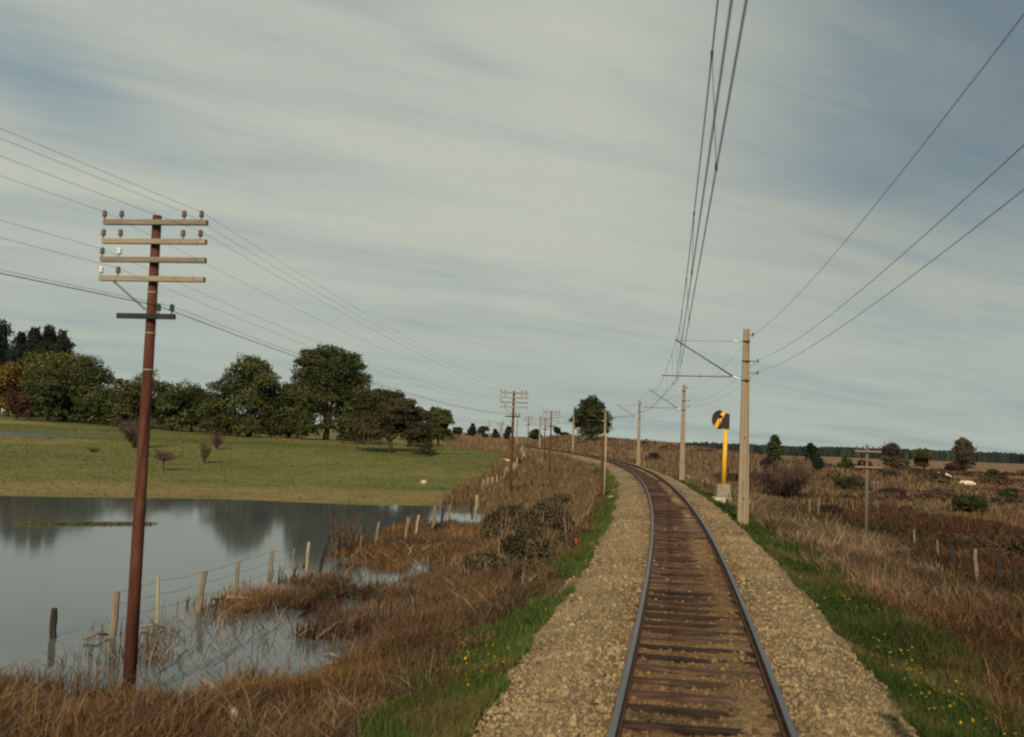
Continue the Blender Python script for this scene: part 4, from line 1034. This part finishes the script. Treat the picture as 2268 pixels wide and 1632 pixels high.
# bent pipe post, stake
p = hit(1332,1107); D = float(p[1]); H = CAMZ+ray(1335,966)[2]*D-p[2]
e = empty('pipe_post', tuple(p), 0, 'rust brown post with a pale bent pipe hooked over its top', 'post')
b = MB(); b.box((0,0,H/2-.2),(.17,.15,H+.4)); b.build('post', M['rust'], e, bevel=.01)
b = MB(); pts = [(.15,-.02,-.2),(.155,-.02,H*.5),(.17,-.02,H-.12)]+[(.02+.15*math.cos(a), -.02, H-.05+.17*math.sin(a)) for a in np.linspace(0,R(150),8)]+[(-.3,-.02,H+.02)]
b.tube(pts,.045,10); b.build('pipe', M['palepipe'], e, smooth=True)
p = hit(1279,1222)
e = empty('marker_stake', tuple(p), 0, 'short leaning stake with a red top beside the left ballast', 'stake')
b = MB(); b.tube([(0,0,-.1),(-.04,0,.26)],[.045,.04],8); b.build('stake', M['rust'], e)
b = MB(); b.tube([(-.04,0,.262),(-.055,0,.40)],[.046,.038],8); b.build('painted_top', M['redpaint'], e)

# ------------------------------------------------------------------ cattle
def m_cow(name, a, b, thr):
    q = NT(name); nz = q.noise(1.5,1,.4); r = q.ramp(nz.outputs['Fac'],[(thr-.01,a),(thr+.01,b)]); return q.col(r.outputs[0],.85)
COWM = [m_cow('black_white_hide',(.015,.013,.012),(.5,.44,.35),.5), m_cow('black_hide',(.014,.012,.012),(.03,.022,.02),.5), m_cow('white_hide',(.05,.035,.03),(.62,.52,.42),.36), m_cow('cream_hide',(.40,.28,.20),(.60,.48,.37),.45)]
def cow(label, px, py, rz, mat, lying=False, s=1.0):
    p = hit(px,py); dz = -.78 if lying else 0
    V = [(0,0,1.05),(.45,0,1.10),(.85,0,1.02),(-.45,0,1.02),(-.72,0,.98),(1.15,0,1.22),(1.38,0,1.30),(1.62,0,1.12),(1.78,0,.98)]
    Rr = [.36,.35,.30,.36,.26,.19,.155,.11,.085]
    E = [(0,1),(1,2),(0,3),(3,4),(2,5),(5,6),(6,7),(7,8)]
    def leg(root, x, y, front):
        i = len(V)
        if lying: V.extend([(x,y*1.3,.92),(x+.28,y*1.5,.86),(x+.05,y*1.6,.83)])
        elif front: V.extend([(x,y,.70),(x+.03,y,.38),(x,y,.05)])
        else: V.extend([(x+.04,y,.66),(x-.12,y,.40),(x-.06,y,.05)])
        Rr.extend([.13,.075,.06]); E.extend([(root,i),(i,i+1),(i+1,i+2)])
    leg(2,.78,.17,True); leg(2,.80,-.17,True); leg(4,-.70,.17,False); leg(4,-.72,-.17,False)
    i = len(V); V.extend([(-.98,0,1.0),(-1.05,0,.60)]); Rr.extend([.05,.035]); E.extend([(4,i),(i,i+1)])
    for sy_ in (1,-1):
        i = len(V); V.append((1.34,sy_*.24,1.36)); Rr.append(.045); E.append((6,i))
    me = bpy.data.meshes.new('cow'); me.from_pydata([(x*s,y*s,(z+dz)*s) for x,y,z in V], E, []); me.materials.append(mat)
    o = bpy.data.objects.new('cow', me); COL.objects.link(o)
    sk = o.modifiers.new('skin','SKIN'); me.skin_vertices.new() if not me.skin_vertices else None
    for k, sv in enumerate(me.skin_vertices[0].data): sv.radius = (Rr[k]*s*.85, Rr[k]*s); sv.use_root = (k == 0)
    sb = o.modifiers.new('subd','SUBSURF'); sb.levels = 2; sb.render_levels = 2
    o.location = tuple(p); o.rotation_euler = (0,0,rz); tag(o, label, 'cow', 'cattle on the right heath'); return o
cow('black and white cow standing on the heath, head towards the line', 2088, 1071, R(150), COWM[0], False, .9)
cow('white cow lying down, rightmost of the cattle', 2148, 1075, R(200), COWM[2], True, .85)
cow('small black cow standing just right of the short pole', 1972, 1062, R(170), COWM[1], False, .8)
cow('cream calf lying close behind the short pole', 1928, 1076, R(20), COWM[3], True, .75)

# ------------------------------------------------------------------ sun, sky, camera
SUN_EL, SUN_AZ = R(31.5), R(188)            # azimuth clockwise from +Y
sd = np.array([math.sin(SUN_AZ)*math.cos(SUN_EL), math.cos(SUN_AZ)*math.cos(SUN_EL), math.sin(SUN_EL)])
L = bpy.data.lights.new('sun','SUN'); L.energy = 4.2; L.angle = R(.6); L.color = (1,.87,.66)
so = bpy.data.objects.new('sun', L); COL.objects.link(so)
from mathutils import Vector, Matrix
so.rotation_euler = Vector(tuple(-sd)).to_track_quat('-Z','Y').to_euler(); so.location = (-20,-40,60)
W = bpy.data.worlds.new('World'); SC.world = W; W.use_nodes = True
nt = W.node_tree; bgn = nt.nodes['Background']
sky = nt.nodes.new('ShaderNodeTexSky'); sky.sky_type = 'NISHITA'; sky.sun_disc = False; sky.sun_elevation = SUN_EL; sky.sun_rotation = SUN_AZ
sky.air_density = 1.0; sky.dust_density = 1.5
tc = nt.nodes.new('ShaderNodeTexCoord')
def mth(op, a, b=None, c=None):
    n = nt.nodes.new('ShaderNodeMath'); n.operation = op
    for i, v in enumerate((a,b,c)):
        if v is None: continue
        if hasattr(v,'links'): nt.links.new(v, n.inputs[i])
        else: n.inputs[i].default_value = v
    return n.outputs[0]
def smooth(v, a, b):
    n = nt.nodes.new('ShaderNodeMapRange'); n.interpolation_type = 'SMOOTHSTEP'; nt.links.new(v, n.inputs[0]); n.inputs[1].default_value = a; n.inputs[2].default_value = b; return n.outputs[0]
sp = nt.nodes.new('ShaderNodeSeparateXYZ'); nt.links.new(tc.outputs['Generated'], sp.inputs[0])
X, Y, Z = sp.outputs
zz = mth('ADD', mth('MAXIMUM', Z, 0.0), .10)
u = mth('DIVIDE', X, zz); v = mth('DIVIDE', Y, zz)
el = mth('MULTIPLY', mth('ARCSINE', Z), 57.2958); az = mth('MULTIPLY', mth('ARCTAN2', X, Y), 57.2958)
TH = R(27)
u, v = mth('ADD', mth('MULTIPLY', u, math.cos(TH)), mth('MULTIPLY', v, math.sin(TH))), mth('SUBTRACT', mth('MULTIPLY', v, math.cos(TH)), mth('MULTIPLY', u, math.sin(TH)))
def cloud_noise(ax, ay, rot, scale, detail, dist, off):
    cb = nt.nodes.new('ShaderNodeCombineXYZ'); nt.links.new(u, cb.inputs[0]); nt.links.new(v, cb.inputs[1]); cb.inputs[2].default_value = off
    mp = nt.nodes.new('ShaderNodeMapping'); mp.inputs['Scale'].default_value = (ax,ay,1); nt.links.new(cb.outputs[0], mp.inputs[0])
    n = nt.nodes.new('ShaderNodeTexNoise'); n.inputs['Scale'].default_value = scale; n.inputs['Detail'].default_value = detail; n.inputs['Roughness'].default_value = .52; n.inputs['Distortion'].default_value = dist
    nt.links.new(mp.outputs[0], n.inputs['Vector']); return n.outputs['Fac']
n1 = cloud_noise(.40, 1.0, 0, .8, 6, .6, 3.1)
n2 = cloud_noise(.35, 1.2, 0, 2.0, 6, .8, 8.4)
n3 = cloud_noise(.3, 1.3, 0, 5.0, 6, 1.2, 5.2)
def gauss(a0, e0, sa, se, slope=0.0):
    da = mth('SUBTRACT', az, a0); de = mth('SUBTRACT', mth('SUBTRACT', el, e0), mth('MULTIPLY', da, slope))
    q = mth('ADD', mth('POWER', mth('DIVIDE', da, sa), 2.0), mth('POWER', mth('DIVIDE', de, se), 2.0))
    return mth('EXPONENT', mth('MULTIPLY', q, -1.0))
dens = mth('ADD', mth('MULTIPLY', mth('SUBTRACT', n1, .5), 2.3), mth('MULTIPLY', mth('SUBTRACT', n2, .5), 1.45))
dens = mth('ADD', dens, mth('MULTIPLY', mth('SUBTRACT', n3, .5), .4))
dens = mth('ADD', dens, .80)
dens = mth('SUBTRACT', dens, mth('MULTIPLY', smooth(az, 6, 27), mth('MULTIPLY', smooth(el, 3, 18), .45)))
for g_, wgt in ((gauss(-27,17.5,6,2.6,-.25),.55),(gauss(-13,24.4,8,1.0,-.08),.5),(gauss(-4,21.3,5,1.1,-.3),.35),(gauss(-24,5.2,7,1.2),.45),(gauss(-4,3.9,8,.8),.3),(gauss(12,3.2,14,1.0),.3),(gauss(24,6.5,5,1.0),.25)):
    dens = mth('SUBTRACT', dens, mth('MULTIPLY', g_, wgt*1.25))
dens = mth('ADD', dens, mth('MULTIPLY', gauss(-2,16,13,9), .25))
cl = smooth(dens, -.35, 1.15)
def rgbmix(fac, a, b):
    m = nt.nodes.new('ShaderNodeMix'); m.data_type = 'RGBA'
    if hasattr(fac,'links'): nt.links.new(fac, m.inputs[0])
    else: m.inputs[0].default_value = fac
    for k, c in ((6,a),(7,b)):
        if hasattr(c,'links'): nt.links.new(c, m.inputs[k])
        else: m.inputs[k].default_value = (*c,1)
    return m.outputs[2]
STR = .10
# thin high cloud whitens the gaps; it is thicker and darker towards the right
side = mth('MULTIPLY', smooth(az, 2, 27), smooth(el, 3, 17))
gap = rgbmix(side, (2.65,3.35,3.5), (1.55,2.05,2.3))
gap = rgbmix(.12, gap, sky.outputs[0])
cloudc = rgbmix(smooth(el, 1, 13), (4.15,4.7,4.15), (5.05,5.3,4.5))
cloudc = rgbmix(side, cloudc, (2.85,3.3,3.1))
skyc = rgbmix(cl, gap, cloudc)
nt.links.new(skyc, bgn.inputs['Color']); bgn.inputs['Strength'].default_value = STR

cam = bpy.data.cameras.new('camera'); co = bpy.data.objects.new('camera', cam); COL.objects.link(co)
cam.sensor_width = 36; cam.lens = 35; cam.clip_end = 8000; cam.clip_start = .05
cam.dof.use_dof = True; cam.dof.focus_distance = 70; cam.dof.aperture_fstop = 1.6
mat = Matrix.Identity(4)
for i in range(3):
    for j in range(3): mat[i][j] = CM[i][j]
mat[2][3] = CAMZ; co.matrix_world = mat
SC.camera = co
SC.view_settings.view_transform = 'Standard'; SC.view_settings.look = 'None'; SC.view_settings.exposure = 0; SC.view_settings.gamma = 1
SC.render.resolution_x = 1024; SC.render.resolution_y = 737
SC.cycles.filter_width = 2.2
SC.cycles.max_bounces = 5; SC.cycles.diffuse_bounces = 2; SC.cycles.glossy_bounces = 2; SC.cycles.transmission_bounces = 2
SC.cycles.use_denoising = True
